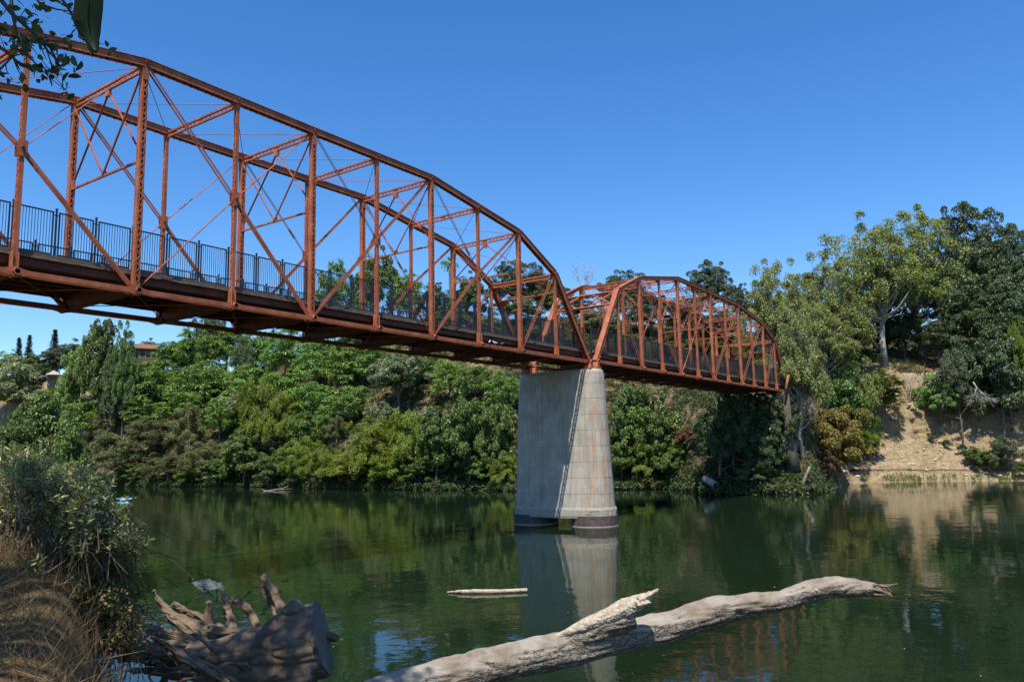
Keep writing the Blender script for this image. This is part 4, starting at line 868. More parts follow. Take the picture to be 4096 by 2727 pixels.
def build_stump():
    root = thing('uprooted_stump', 'sawn tree stump with tangled dark roots lying on the bank', 'tree stump', atd(600, 1560, 10.6)); inv = Matrix.Translation(-root.location)
    mb = MB()
    PP = [pr(*a) for a in [(430, 1512, 34, 10.9), (500, 1512, 44, 10.86), (560, 1508, 56, 10.82), (610, 1502, 68, 10.77), (660, 1490, 82, 10.72), (700, 1479, 89, 10.68), (738, 1467, 86, 10.645)]]
    P = [p for p, _ in PP]; mb.tube(P, [r for _, r in PP], 20)
    for a in [[(655, 1440, 34, 10.6), (672, 1408, 26, 10.5), (688, 1386, 17, 10.45)], [(470, 1550, 34, 10.9), (560, 1568, 44, 10.7), (650, 1575, 66, 10.5), (720, 1580, 55, 10.4)], [(540, 1600, 60, 10.7), (700, 1625, 70, 10.5)]]: path_tube(mb, a, 12)
    me = fuse(mb, 'trunk', .018, .030, 3.0, P[-1]-P[0]); me.transform(inv); link('trunk', me, STUMPM, root)
    f0, r0 = pr(740, 1466.4, 85, 10.642); ax = norm(P[-1]-P[-3]); e1 = norm(np.cross(ax, (0, 0, 1))); e2 = np.cross(e1, ax); rg = random.Random(2)
    mb = MB(); ring = []
    for k in range(36): t = 2*pi*k/36; ring.append(f0+(e1*cos(t)+e2*sin(t))*r0*(.97+.05*rg.uniform(-1, 1)))
    mb.prism([q-ax*.03 for q in ring], ax*.05); me = mb.mesh('cut_face'); me.transform(inv)
    mc, nt, b, _ = newmat('sawn_end_grain'); v = coords(nt, world=True); a = tex(nt, v, 7, 5, .7)
    nt.links.new(ramp(nt, a, [(.3, (.07, .055, .045)), (.7, (.17, .14, .115))]), b.inputs['Base Color']); b.inputs['Roughness'].default_value = .9; bump(nt, b, a, .5, .02)
    link('cut_face', me, mc, root)
    roots = [[(248, 1434, 8, 10.8), (325, 1440, 12, 10.8), (400, 1462, 17, 10.9), (470, 1482, 24, 11)], [(188, 1463, 5, 10.3), (225, 1472, 13, 10.3), (253, 1480, 18, 10.35), (307, 1490, 22, 10.5), (360, 1496, 26, 10.7), (430, 1490, 34, 11)],
      [(350, 1357, 7, 11.6), (371, 1386, 9, 11.6), (393, 1415, 15, 11.5), (428, 1437, 25, 11.4), (470, 1458, 30, 11.3), (530, 1480, 40, 11.1)], [(395, 1386, 9, 11.8), (441, 1410, 10, 11.8), (468, 1421, 10, 11.7), (500, 1440, 12, 11.5), (520, 1470, 16, 11.2)],
      [(481, 1382, 10, 11.5), (480, 1410, 11.5, 11.5), (478, 1445, 14, 11.4)], [(504, 1340, 7, 12.2), (521, 1386, 11, 12.1), (532, 1431, 14, 11.9), (545, 1480, 16, 11.4)], [(532, 1373, 11, 12), (562, 1394, 12, 11.9), (585, 1425, 11, 11.7), (600, 1470, 14, 11.2)],
      [(604, 1319, 9, 11.6), (624, 1353, 13, 11.5), (645, 1396, 15, 11.3), (660, 1450, 18, 10.9)], [(603, 1345, 8, 11.7), (622, 1385, 11, 11.6), (640, 1420, 11, 11.3)], [(334, 1456, 6, 10.3), (387, 1485, 11, 10.3), (441, 1523, 11, 10.2), (495, 1552, 10, 10.1), (525, 1572, 7, 10.05)],
      [(419, 1490, 4, 10.4), (454, 1515, 6, 10.35), (495, 1536, 6, 10.3), (522, 1556, 8, 10.25), (560, 1580, 9, 10.2)], [(264, 1512, 6, 10.5), (334, 1515, 15, 10.6), (387, 1517, 21, 10.8), (470, 1520, 34, 10.95)], [(339, 1560, 5, 10.4), (366, 1530, 8, 10.5), (400, 1510, 12, 10.7)],
      [(742, 1462, 14, 10.9), (762, 1464, 13, 10.85), (778, 1470, 9, 10.8)], [(488, 1450, 12, 11), (540, 1452, 10, 10.9), (590, 1450, 12, 10.8)], [(270, 1545, 5, 10.3), (320, 1540, 9, 10.5), (380, 1545, 14, 10.7), (450, 1545, 22, 10.9)], [(500, 1590, 10, 10.2), (470, 1568, 8, 10.3), (420, 1550, 10, 10.5)]]
    rr = random.Random(12)
    for k in range(16):                                        # thinner tangled roots
        x, y = rr.uniform(330, 520), rr.uniform(1490, 1560); d = rr.uniform(10.2, 11.2); an = rr.uniform(2.2, 4.0); l = rr.uniform(40, 110); c = rr.uniform(-18, 18)
        roots.append([(x+l*cos(an), y+l*.6*sin(an), 1.6, d-.1), (x+l*.6*cos(an)+c*.3, y+l*.36*sin(an)+c, rr.uniform(3.5, 5), d-.05), (x, y, rr.uniform(5, 8), d), (x+rr.uniform(30, 70), y+rr.uniform(-10, 14), rr.uniform(6, 9), d+.1)])
    for a in roots: 
        a = [(x, y, r*.86, d) for x, y, r, d in a]
        mb = MB(); path_tube(mb, a, 8); me = fuse(mb, 'root', .012, .018, 7.0, pr(*a[-1])[0]-pr(*a[0])[0]); me.transform(inv); link('root', me, STUMPM, root)
build_stump()
def build_stick():
    root = thing('floating_branch', 'short pale branch floating on the river left of the pier reflection', 'branch', onz(1120, 1360, .02)); inv = Matrix.Translation(-root.location)
    a, b_, c = onz(1062, 1361, .05), onz(1140, 1360, .06), onz(1213, 1357, .06); mb = MB()
    mb.tube([a, (a*2+b_)/3+np.array([0, 0, .02]), b_, (b_+c)/2, c], [.09, .105, .10, .09, .10], 10); me = fuse(mb, 'trunk', .02, .012, 4); me.transform(inv)
    link('trunk', me, wood_mat('wet_bleached_wood', (.50, .41, .30), (.40, .31, .22), 18), root)
    mb = MB(); mb.tube([onz(1028, 1361, .03), onz(1050, 1360, .06), onz(1085, 1358, .1)], [.03, .07, .06], 8); me = fuse(mb, 'side_twig', .02, .02, 6); me.transform(inv); link('side_twig', me, root.children[0].data.materials[0], root)
build_stick()
# ------------------------------------------------------------------ the overhanging tree on the near bank (throws the dappled shade)
def inframe(P, m=0.0): 
    x, y, z = pix(P); return z > 0 and -m < x < 2355+m and -m < y < 1568+m
def lance(P, d, L, W, n=None):                                   # arrays of leaf blades along direction d
    return leaf_quads(P+d*(L/2)[:, None], n, d, L, W, .12)
WILLOW = mat_leaf('silvery_willow_leaves', [(.10, .135, .04), (.14, .17, .05), (.18, .20, .075), (.26, .27, .14), (.38, .38, .24), (.27, .23, .06)], .25, .4, .4, 0)
BRAMBLE = mat_leaf('yellowing_bramble_leaves', [(.08, .115, .03), (.12, .15, .04), (.17, .18, .05), (.24, .20, .05), (.26, .13, .06), (.13, .11, .06)], .3, .5, .3, 0)
BUSHLEAF = mat_leaf('deep_green_bush_leaves', [(.055, .09, .024), (.08, .125, .03), (.11, .15, .036), (.16, .165, .05)], .25, .45, .35, 0)
DARKLEAF = mat_leaf('dark_glossy_overhead_leaves', [(.03, .06, .018), (.045, .085, .024), (.06, .10, .03)], .2, .4, .4, 0)
STRAW = mat_leaf('dry_grass_blades', [(.20, .125, .055), (.27, .18, .085), (.14, .09, .042), (.11, .10, .035), (.35, .25, .13)], .25, .7, .1, 0, (1.1, 1., .7))  # straw darkened: shade the boughs miss is put into the colour
TWIG = mat_plain('brown_twig_bark', (.085, .06, .042), .85, .4, 20, .3)
def overhead_tree():
    B = np.array([-57.2, -24.2, 0]); B[2] = bank_xy(B[0], B[1])
    root = thing('riverbank_tree', 'dark leafy branch of a near tree hanging into the top left corner', 'tree', B); inv = Matrix.Translation(-root.location)
    rg = np.random.default_rng(8); cl = []
    for _ in range(300):
        c = np.array([-53.4, -25.9, 13.2])+unit(rg.normal(size=3))*rg.random()**.45*np.array([5.2, 4.6, 2.6]); r = rg.uniform(.4, .85)
        if inframe(c, 260): continue
        hid = False
        for zp in (3.9, 4.5, 5.1):
            sx, sy, _z = pix(c+np.array(SUN_DIR)*((zp-c[2])/SUN_DIR.z)); hid |= (-420 < sx < 370 and 930 < sy < 1400)
        if hid: continue  # crown shaped for light: clumps that would shade the bush are skipped
        if sx > 900: continue
        cl.append((c, r, np.array([0, 0, .3])))
    nlimb = len(cl)
    for k in range(190):                                       # unseen loose leaf clumps added to shade the stump and grassy bank
        px_, py_, d_ = (rg.uniform(230, 770), rg.uniform(1380, 1590), 10.5) if k % 30 == 0 else (rg.uniform(-260, 330), rg.uniform(1410, 1640), 8.6)
        t_ = atd(px_, py_, d_); c = t_-np.array(SUN_DIR)*((rg.uniform(11.8, 15.3)-t_[2])/-SUN_DIR.z); hid = inframe(c, 200)
        for zp in (4.1, 4.6, 5.1):
            sx, sy, _z = pix(c+np.array(SUN_DIR)*((zp-c[2])/SUN_DIR.z)); hid |= (-300 < sx < 330 and 960 < sy < 1340)
        if not hid: cl.append((c, rg.uniform(.35, .7), np.array([0, 0, .3])))
    mb = MB(); top = np.array([-55, -25.2, 10.5]); mb.tube([B-np.array([0, 0, .5]), B+np.array([.4, -.2, 3]), B+np.array([1.2, -.5, 6]), top], [.34, .26, .22, .16], 10)
    for c, _, _ in cl[:nlimb:4]+cl[nlimb::30]: mb.tube([top+np.array([0, 0, -1.0])*rg.random(), (top+c)/2+rg.normal(size=3)*.3, c], [.09, .05, .012], 5)
    me = mb.mesh('trunk', True); me.transform(inv); link('trunk', me, BARK, root)
    me = leaf_mesh('crown', crown(rg, cl, 46, .20, .11, .5, .6, .2), DARKLEAF); me.transform(inv); link('crown', me, None, root)
    # the sprays that hang into view
    rr = random.Random(3); lv = []; mb = MB()
    def leaves(p, dirn, k, L):
        n = rg.normal(size=(k, 3)); d = unit(np.asarray(dirn)+rg.normal(size=(k, 3))*.8-np.array([0, 0, .25])); lv.append(leaf_hex(np.asarray(p)+d*L*.5+rg.normal(size=(k, 3))*.015, unit(n), d, rg.uniform(.55, 1.1, k)*L, rg.uniform(.34, .52, k)*L, .15))
    def spray(pts, r, d0, L=.06, dens=1.0, sub=True):
        P = [atd(x, y, d0+q) for x, y, q in pts]; mb.tube(P, [r*(1-.75*i/(len(P)-1)) for i in range(len(P))], 5)
        for i in range(len(P)-1):
            m = max(2, int(np.linalg.norm(P[i+1]-P[i])/.09*dens))
            for k in range(m):
                p = P[i]+(P[i+1]-P[i])*(k+rr.random())/m; t = norm(P[i+1]-P[i])
                if sub and rr.random() < .65:
                    e = p+(t*.5+np.array([rr.uniform(-1, 1), rr.uniform(-1, 1), rr.uniform(-.9, .5)]))*rr.uniform(.04, .12); mb.tube([p, (p+e)/2+np.array([0, 0, -.01]), e], [r*.35, r*.25, r*.15], 4); leaves(e, e-p, rr.randint(2, 5), L); leaves((p+e)/2, e-p, 1, L)
                elif rr.random() < .7: leaves(p, t, rr.randint(1, 2), L)
    d = 4.2
    spray([(-60, 30, 0), (0, 110, 0), (30, 130, .1), (45, 160, .1)], .012, d, .06, .8)
    spray([(-30, -40, 0), (25, 30, 0), (75, 75, .1), (115, 110, .1), (142, 160, .1)], .013, d, .062, 1.2)
    spray([(130, -40, 0), (150, 10, 0), (175, 45, .05), (195, 85, .05), (215, 105, .1), (240, 130, .1), (300, 180, .1)][:1]+[(120, -30, 0), (155, 15, 0), (172, 45, .05), (180, 70, .05), (184, 90, .08)], .011, d+.2, .06, 1.1)
    spray([(20, -40, 0), (30, 40, 0), (40, 85, 0), (55, 115, .1), (75, 140, .1)], .01, d+.1, .06, .9)
    spray([(60, -40, .2), (92, 10, .2), (130, 22, .2), (172, 28, .2)], .009, d, .06, 1.)
    spray([(-50, 150, 0), (0, 160, 0), (30, 130, 0), (70, 118, 0)], .009, d+.1, .065, .9)
    spray([(75, 70, .1), (112, 120, .1), (126, 135, .1), (136, 160, .1)], .007, d, .075, 1.3)
    spray([(100, 95, .1), (140, 95, .1), (172, 105, .1)], .006, d, .055, 1.2)
    spray([(55, 120, .1), (85, 150, .1), (115, 158, .1)], .005, d, .05, .5, False)
    spray([(-40, 60, .3), (10, 75, .3), (30, 60, .3), (60, 20, .3)], .008, d+.2, .06, 1.)
    link_pts = [atd(-60, 30, d), np.array([-52.5, -26.6, 8.2]), top]
    mb.tube(link_pts, [.013, .03, .07], 6); mb.tube([atd(-30, -40, d), np.array([-52.2, -26.8, 8.8]), np.array([-52.5, -26.6, 8.2])], [.013, .02, .03], 6)
    mb.tube([atd(120, -40, d), np.array([-51.6, -27.2, 9.3]), np.array([-52.5, -26.6, 8.2])], [.012, .02, .03], 6)
    me = mb.mesh('hanging_twigs', True); me.transform(inv); tw = link('hanging_twigs', me, TWIG, root)
    me = leaf_mesh('hanging_leaves', lv, DARKLEAF); me.transform(inv); link('hanging_leaves', me, None, tw)
    # one big leaf close to the lens
    d = .62; A = []
    prof = [(205, -70, 32), (205, -30, 33), (205, 0, 32), (202, 30, 33.5), (200, 45, 33), (203, 62, 28.5), (207, 78, 23), (211, 95, 15), (216, 108, 8.5), (223, 121, 1.2)]
    yy = np.linspace(-70, 121, 34); pa = np.array(prof, float); sm = lambda c: np.convolve(np.pad(np.interp(yy, pa[:, 1], pa[:, c]), 2, 'edge'), [.15, .2, .3, .2, .15], 'valid')
    prof = [(x, y, w if y < 118 else w*.4) for x, y, w in zip(sm(0), yy, sm(2))]
    L_, M_, R_ = [], [], []
    for x, y, w in prof:
        dd = d+(y/1568)*.5*.2; L_.append(atd(x-w, y, dd)); M_.append(atd(x, y, dd+.006)); R_.append(atd(x+w, y, dd))
    V = L_+M_+R_; n = len(prof); F = [(i, i+1, n+i+1, n+i) for i in range(n-1)]+[(n+i, n+i+1, 2*n+i+1, 2*n+i) for i in range(n-1)]
    b = MB(); b.add(V, F); me = b.mesh('large_leaf', True); me.transform(inv)
    o = link('large_leaf', me, mat_leaf('large_shaded_leaf', [(.008, .020, .007), (.010, .024, .009)], .03, .6, .15, 0), tw); o['label'] = 'single big dark leaf hanging from the top edge'
    so = o.modifiers.new('s', 'SOLIDIFY'); so.thickness = .0006
    st = MB(); st.tube([atd(205, -70, d), atd(190, -160, d+.05), atd(120, -260, d+.3)], .0012, 5); me = st.mesh('leaf_stalk'); me.transform(inv); link('leaf_stalk', me, TWIG, tw)
overhead_tree()

# ------------------------------------------------------------------ willow shrub, brambles and dry grass on the near bank
def willow(label, stems, mat, seed, L, Wd, per, name='willow_shrub', group=None, spread=.5):
    rg = np.random.default_rng(seed); base = stems[0][0]; root = thing(name, label, 'shrub', base, 0, group); inv = Matrix.Translation(-root.location); mb = MB(); lv = []
    for a, b in stems:
        a, b = np.asarray(a), np.asarray(b); m = (a+b)/2+rg.normal(size=3)*.08+np.array([0, 0, .12*np.linalg.norm(b-a)]); P = [a, (a+m)/2+np.array([0, 0, .02]), m, (m+b)/2+np.array([0, 0, .03]), b]
        mb.tube(P, [.012, .009, .007, .005, .002], 4)
        k = per; t = rg.uniform(.15, 1.0, k)**.75; i = np.minimum(3, (t*4).astype(int)); f = (t*4-i)[:, None]; PP = np.array(P); p = PP[i]*(1-f)+PP[i+1]*f; ax = unit(PP[i+1]-PP[i])
        off = unit(rg.normal(size=(k, 3))); tw = rg.random(k) < .6; p = p+off*(tw*rg.uniform(.02, .22*spread*2, k))[:, None]
        d = unit(ax*.9+off*.9+np.array([0, 0, .25])); s = rg.uniform(.6, 1.2, k); lv.append(leaf_quads(p+d*(L*s/2)[:, None], unit(rg.normal(size=(k, 3))+np.array([0, 0, .6])), d, L*s, Wd*s, .1))
    me = mb.mesh('stems', True); me.transform(inv); link('stems', me, TWIG, root); me = leaf_mesh('leaves', lv, mat); me.transform(inv); link('leaves', me, None, root); return root
def shrubs():
    rg = np.random.default_rng(21)
    def edge(y): return np.interp(y, [1040, 1060, 1090, 1140, 1190, 1240, 1300, 1360, 1400, 1440], [40, 120, 205, 262, 275, 288, 280, 272, 290, 315])
    def stems(n, y0, y1, d0, d1, x0, root_xy, mgn=0):
        out = []
        for _ in range(n):
            y = rg.uniform(y0, y1); x = rg.uniform(x0, edge(y)-mgn); tip = atd(x, y, rg.uniform(d0, d1)); c = atd(root_xy[0]+rg.normal()*40, 1300, (d0+d1)/2+rg.normal()*.5); c[2] = bank_xy(c[0], c[1])
            out.append((c*.35+tip*.65-np.array([0, 0, .35*(tip[2]-c[2])]), tip))
        return out
    # the willow: hundreds of short shoots, each ending in a whorl of narrow leaves, over a rounded mass
    def bush(name, label, n, ys, ds, x0, mat, L, Wd, per, rad, hexa=False, mgn=0, upb=.5):
        b = atd(70, 1300, np.mean(ds)); b[2] = bank_xy(b[0], b[1]); root = thing(name, label, 'shrub', b); inv = Matrix.Translation(-root.location); mb = MB(); lv = []
        cc = []
        for _ in range(max(8, n//24)):
            y = rg.uniform(*ys); q = rg.random()**.6; x = x0+(edge(y)-mgn-x0)*q+rg.normal()*10; cc.append((x, y, rg.uniform(*ds), rg.uniform(.6, 1.5)))
        for i_ in range(n):
            cx_, cy_, cd_, cs_ = cc[rg.integers(len(cc))]; gx, gy, gz = rg.normal(size=3); tip = atd(cx_+gx*19*cs_, min(cy_+gy*15*cs_, ys[1]+20), cd_+gz*.22*cs_); x = cx_
            drift = R2*gx*.35+np.array([0, 0, 1.])*(-gy)*.3
            out = unit(np.array([rg.normal()*.5, rg.normal()*.5, upb+abs(rg.normal())*.5])+R2*.30*(x/260)-FW*.25+drift); l = rg.uniform(.16, .40)*(1.6 if rg.random() < .08 else 1); a = tip-out*l
            mb.tube([a-out*l*.6+np.array([0, 0, -.12]), a, tip], [.006, .004, .0015], 4, False)
            k = int(per*rg.uniform(.7, 1.3)); t = rg.random(k)**.6; off = unit(rg.normal(size=(k, 3))); d = unit(out*(.35+.6*t)[:, None]+off*.8); p = a+(tip-a)*t[:, None]+off*(rad*rg.random(k)**.5)[:, None]; s_ = rg.uniform(.6, 1.15, k)
            lv.append((leaf_hex if hexa else leaf_quads)(p+d*(L*s_/2)[:, None], unit(rg.normal(size=(k, 3))+np.array([0, 0, .5])), d, L*s_, Wd*s_, .12))
        for _ in range(26):
            y = rg.uniform(ys[0]+40, ys[1]); x = rg.uniform(max(0, x0), edge(y)-40); tip = atd(x, y, np.mean(ds)); mb.tube([b+rg.normal(size=3)*np.array([.3, .3, 0]), (b+tip)/2+rg.normal(size=3)*.12, tip], [.03, .018, .008], 5, False)
        me = mb.mesh('stems', True); me.transform(inv); link('stems', me, TWIG, root); me = leaf_mesh('leaves', lv, mat); me.transform(inv); link('leaves', me, None, root)
    bush('willow_shrub', 'silvery willow shrub on the near bank at the left edge', 1000, (1062, 1300), (9.0, 11.4), -70, WILLOW, .085, .019, 44, .03, False, 14)
    bush('leafy_bush', 'dark green leafy bush filling in behind the willow shoots', 420, (1075, 1270), (10.4, 12.6), -40, BUSHLEAF, .06, .032, 40, .08, True, 10)
    sp = []
    for x, y in ((120, 1000), (108, 1010), (62, 1035), (30, 1030), (160, 1085), (212, 1100), (180, 1080), (90, 1045)):
        t = atd(x, y, 10.8); b = atd(x-25, y+110, 10.8); sp.append((b, t))
    willow('young willow shoots standing up above the willow shrub', sp, WILLOW, 6, .09, .018, 46, 'willow_shoot', None, .15)
    bush('bramble_bush', 'yellowing bramble bush leaning over the water below the willow', 420, (1190, 1400), (9.0, 10.8), 150, BRAMBLE, .040, .026, 34, .09, True, 0, .2)
    bush('bramble_bush', 'low reddish bramble between the dry grass and the roots', 150, (1385, 1470), (9, 10.4), 210, BRAMBLE, .036, .024, 30, .08, True, -18, .2)
    # dry grass
    n = 34000; az = rg.uniform(56, 84, n); r = 2.6+rg.random(n)**.8*11; P = np.empty((n, 3)); k = 0
    for a, q in zip(az, r):
        x, y = CAM[0]+q*cos(radians(a)), CAM[1]+q*sin(radians(a)); P[k] = (x, y, bank_xy(x, y)); k += 1
    P = P[P[:, 2] > .2]; n = len(P); cl = np.array([fbm(p[0]*1.1, p[1]*1.1, 9., 2) for p in P]); h = .16+.30*np.clip(cl+.35, 0, 1)+.12*rg.random(n)
    lean = rg.normal(size=(n, 3))*np.array([1, 1, .15]); d = unit(np.array([0, 0, .55])+lean*.75); L = h*rg.uniform(.5, 1.25, n)
    me = leaf_mesh('dry_grass', [leaf_quads(P+d*(L/2)[:, None], unit(rg.normal(size=(n, 3))*np.array([1, 1, .3])), d, L, rg.uniform(.003, .0075, n), .2)], STRAW); tag(link('dry_grass', me), kind='stuff')
shrubs()
def sapling():
    b0 = atd(560, 1440, 11.2); root = thing('sapling', 'thin leafy twig growing up between the stump roots', 'twig', b0); inv = Matrix.Translation(-root.location); rr = random.Random(6); rg = np.random.default_rng(4); mb = MB(); lv = []
    for pts in ([(522, 1425), (508, 1400), (500, 1380), (470, 1352), (440, 1335)], [(520, 1430), (515, 1405), (545, 1385), (600, 1375), (640, 1362), (655, 1335)], [(500, 1380), (478, 1362), (455, 1372), (432, 1382)], [(500, 1382), (498, 1352), (490, 1330), (480, 1320)], [(545, 1385), (575, 1362), (590, 1345)], [(600, 1375), (610, 1395), (605, 1410)]):
        P = [atd(x, y, 11) for x, y in pts]; mb.tube(P, [.007*(1-.8*i/len(P)) for i in range(len(P))], 5)
        for p in P[1:]:
            k = 5; d = unit(rg.normal(size=(k, 3))); lv.append(leaf_quads(p+d*.03, unit(rg.normal(size=(k, 3))), d, rg.uniform(.04, .07, k), rg.uniform(.02, .035, k)))
    me = mb.mesh('stem', True); me.transform(inv); link('stem', me, TWIG, root); me = leaf_mesh('leaves', lv, DARKLEAF); me.transform(inv); link('leaves', me, None, root)
    # cobweb: a fine tent of threads
    mb = MB(); c = [atd(440, 1338, 10.98), atd(466, 1361, 10.98), atd(512, 1348, 10.98), atd(480, 1330, 10.98), atd(505, 1340, 10.98)]
    for k in range(150):
        i, j = rr.sample(range(5), 2); t, u = rr.random(), rr.random(); i2, j2 = rr.sample(range(5), 2); a = c[i]*(1-t)+c[j]*t; b = c[i2]*(1-u)+c[j2]*u
        mb.tube([a, (a+b)/2-np.array([0, 0, .006]), b], .00055, 3, False)
    m = mat_plain('grey_cobweb_silk', (.55, .57, .6), .6, .1); o = mb.build('cobweb', m); tag(o, 'grey cobweb stretched over the twig above the stump', 'cobweb')
sapling()

# ------------------------------------------------------------------ far bank details
def raft():
    B = onz(286, 1151, 0.0); root = thing('inflatable_raft', 'small blue and white inflatable raft drifting on the river', 'raft', B, YAW-pi/2); L = 1.05; mb = MB(); pts = []
    for k in range(17):
        t = 2*pi*k/16; pts.append((L*cos(t), .5*sin(t), .13+.13*abs(cos(t))**3))
    mb.tube(pts, .15, 8, False); mb.build('tube', mat_plain('sky_blue_vinyl', (.10, .50, .72), .35, .08), root, True)
    mb = MB(); mb.box(-.85, -.36, .02, .85, .36, .12); mb.build('floor', mat_plain('white_vinyl', (.75, .76, .76), .4, .05), root)
    mb = MB(); mb.tube([(-.78, -.515, .12), (.78, -.515, .12)], .06, 8); mb.build('white_panel', mat_plain('white_vinyl_side', (.78, .78, .78), .4, .05), root)
    # the person lying in it, one continuous skinned body
    def skin(name, V, E, R, mat, parent):
        me = bpy.data.meshes.new(name); me.from_pydata(V, E, []); o = link(name, me, mat, parent); s = o.modifiers.new('sk', 'SKIN')
        for k, r in enumerate(R): me.skin_vertices[0].data[k].radius = (r, r)
        me.skin_vertices[0].data[0].use_root = True; su = o.modifiers.new('sb', 'SUBSURF'); su.levels = su.render_levels = 1
        return o
    p = thing('person', 'person in dark top lying back in the blue raft', 'person', (B[0], B[1], 0), YAW-pi/2)
    SK = mat_plain('tanned_skin', (.42, .23, .15), .6, .1)
    V = [(.02, 0, .24), (.25, 0, .34), (.42, 0, .46), (.50, 0, .56), (.55, 0, .70), (-.05, .1, .24), (-.32, .12, .46), (-.62, .12, .26), (-.05, -.1, .24), (-.35, -.12, .44), (-.66, -.12, .24), (-.74, .12, .33), (-.78, -.12, .31), (.44, .2, .46), (.28, .33, .33), (.05, .3, .34), (.44, -.2, .46), (.28, -.33, .33), (.05, -.3, .34)]
    E = [(0, 1), (1, 2), (2, 3), (3, 4), (0, 5), (5, 6), (6, 7), (7, 11), (0, 8), (8, 9), (9, 10), (10, 12), (2, 13), (13, 14), (14, 15), (2, 16), (16, 17), (17, 18)]
    R = [.13, .14, .13, .055, .095, .085, .062, .045, .085, .062, .045, .035, .035, .055, .042, .032, .055, .042, .032]
    skin('body', V, E, R, SK, p)
    mb = MB(); mb.ball((.57, 0, .76), .098, 10, 6, (1, 1, .75)); mb.build('hair', mat_plain('dark_hair', (.02, .016, .013), .6, .1), p, True)
    mb = MB(); mb.tube([(.05, 0, .25), (.25, 0, .345), (.43, 0, .47)], [.155, .16, .15], 10); mb.build('dark_top', mat_plain('dark_navy_cloth', (.02, .022, .035), .8, .2), p, True)
raft()
def house(px, py, d, L, D, Hh, rz, label, wall, roof, name='house', eave=.7, rh=1.6, base=None):
    B = atd(px, py, d); root = thing(name, label, 'house', B, rz); mb = MB(); mb.box(-L/2, -D/2, -5, L/2, D/2, Hh); mb.build('wall', mat_plain('house_wall', wall, .85, .12, 3, .1), root)
    mb = MB(); e = eave; a = [(-L/2-e, -D/2-e, Hh+.02), (L/2+e, -D/2-e, Hh+.02), (L/2+e, D/2+e, Hh+.02), (-L/2-e, D/2+e, Hh+.02)]; k = min(L, D)*.42
    r = [(-L/2+k, 0, Hh+rh), (L/2-k, 0, Hh+rh)]; mb.add(a+r+[(x, y, z-.22) for x, y, z in a], [(0, 1, 5, 4), (1, 2, 5), (2, 3, 4, 5), (3, 0, 4), (9, 8, 7, 6), (0, 6, 7, 1), (1, 7, 8, 2), (2, 8, 9, 3), (3, 9, 6, 0)])
    rf = mb.build('roof', mat_plain('roof_tiles', roof, .85, .35, 2.5, .5), root); mb = MB(); mb.box(L*.15, -.4, Hh+.4, L*.15+.8, .4, Hh+rh+.7); mb.build('chimney', mat_plain('chimney_brick', (.24, .11, .08), .9, .3), rf)
    gm = mat_plain('dark_window_glass', (.02, .025, .03), .15, .2); fm = mat_plain('window_frame_paint', (.5, .46, .4), .6, .1)
    for k in range(3):
        x = -L/2+L*(k+.5)/3; mb = MB()
        for q in ((x-.75, x-.66), (x+.66, x+.75)): mb.box(q[0], -D/2-.05, .7, q[1], -D/2+.02, 2.2)
        for q in ((.62, .7), (2.2, 2.28)): mb.box(x-.75, -D/2-.05, q[0], x+.75, -D/2+.02, q[1])
        w = mb.build('window', fm, root); mb = MB(); mb.box(x-.66, -D/2-.02, .7, x+.66, -D/2+.03, 2.2); mb.build('pane', gm, w)
    return root
RZ = lambda px: atan2(*(ray(px, 900)[[1, 0]]))-pi/2
house(335, 832, 236, 8.5, 7, 3.2, RZ(335)+.15, 'brown roofed house showing above the green slope', (.13, .08, .06), (.20, .095, .055))
house(302, 832, 240, 5, 5, 2.6, RZ(300)-.2, 'lower wing of the brown roofed house', (.16, .08, .06), (.18, .08, .05))
house(1058, 755, 196, 9, 6, 3.0, RZ(1058)+.2, 'cream house with purplish tiled roof behind the railing', (.55, .48, .36), (.22, .12, .11))
house(1006, 760, 200, 7, 5, 2.2, RZ(1006), 'low purplish roof left of the cream house', (.40, .33, .27), (.24, .13, .13))
def pavilion():
    B = atd(122, 884, 252); root = thing('pavilion', 'small pale pavilion with a white awning on the distant cliff', 'pavilion', B, RZ(122)); mb = MB()
    for x in (-1.3, 1.3):
        for y in (-1.2, 1.2): mb.box(x-.1, y-.1, -3, x+.1, y+.1, 2.6)
    mb.box(-1.2, 1.0, -3, 1.2, 1.15, 2.5); mb.build('frame', mat_plain('grey_timber', (.22, .21, .2), .8, .2), root)
    mb = MB(); mb.add([(-1.9, -1.7, 2.6), (1.9, -1.7, 2.6), (1.9, 1.7, 2.6), (-1.9, 1.7, 2.6), (0, 0, 3.9)], [(0, 1, 4), (1, 2, 4), (2, 3, 4), (3, 0, 4), (3, 2, 1, 0)]); mb.build('roof', mat_plain('pale_shingle', (.36, .31, .29), .85, .2), root)
    mb = MB(); mb.prism([(-3.4, -2.4, 1.7), (-1.3, -2.4, 2.3), (-1.3, 0, 2.5), (-3.4, 0, 1.9)], (0, 0, .06)); mb.build('awning', mat_plain('white_canvas', (.8, .8, .78), .7, .03), root)
pavilion()
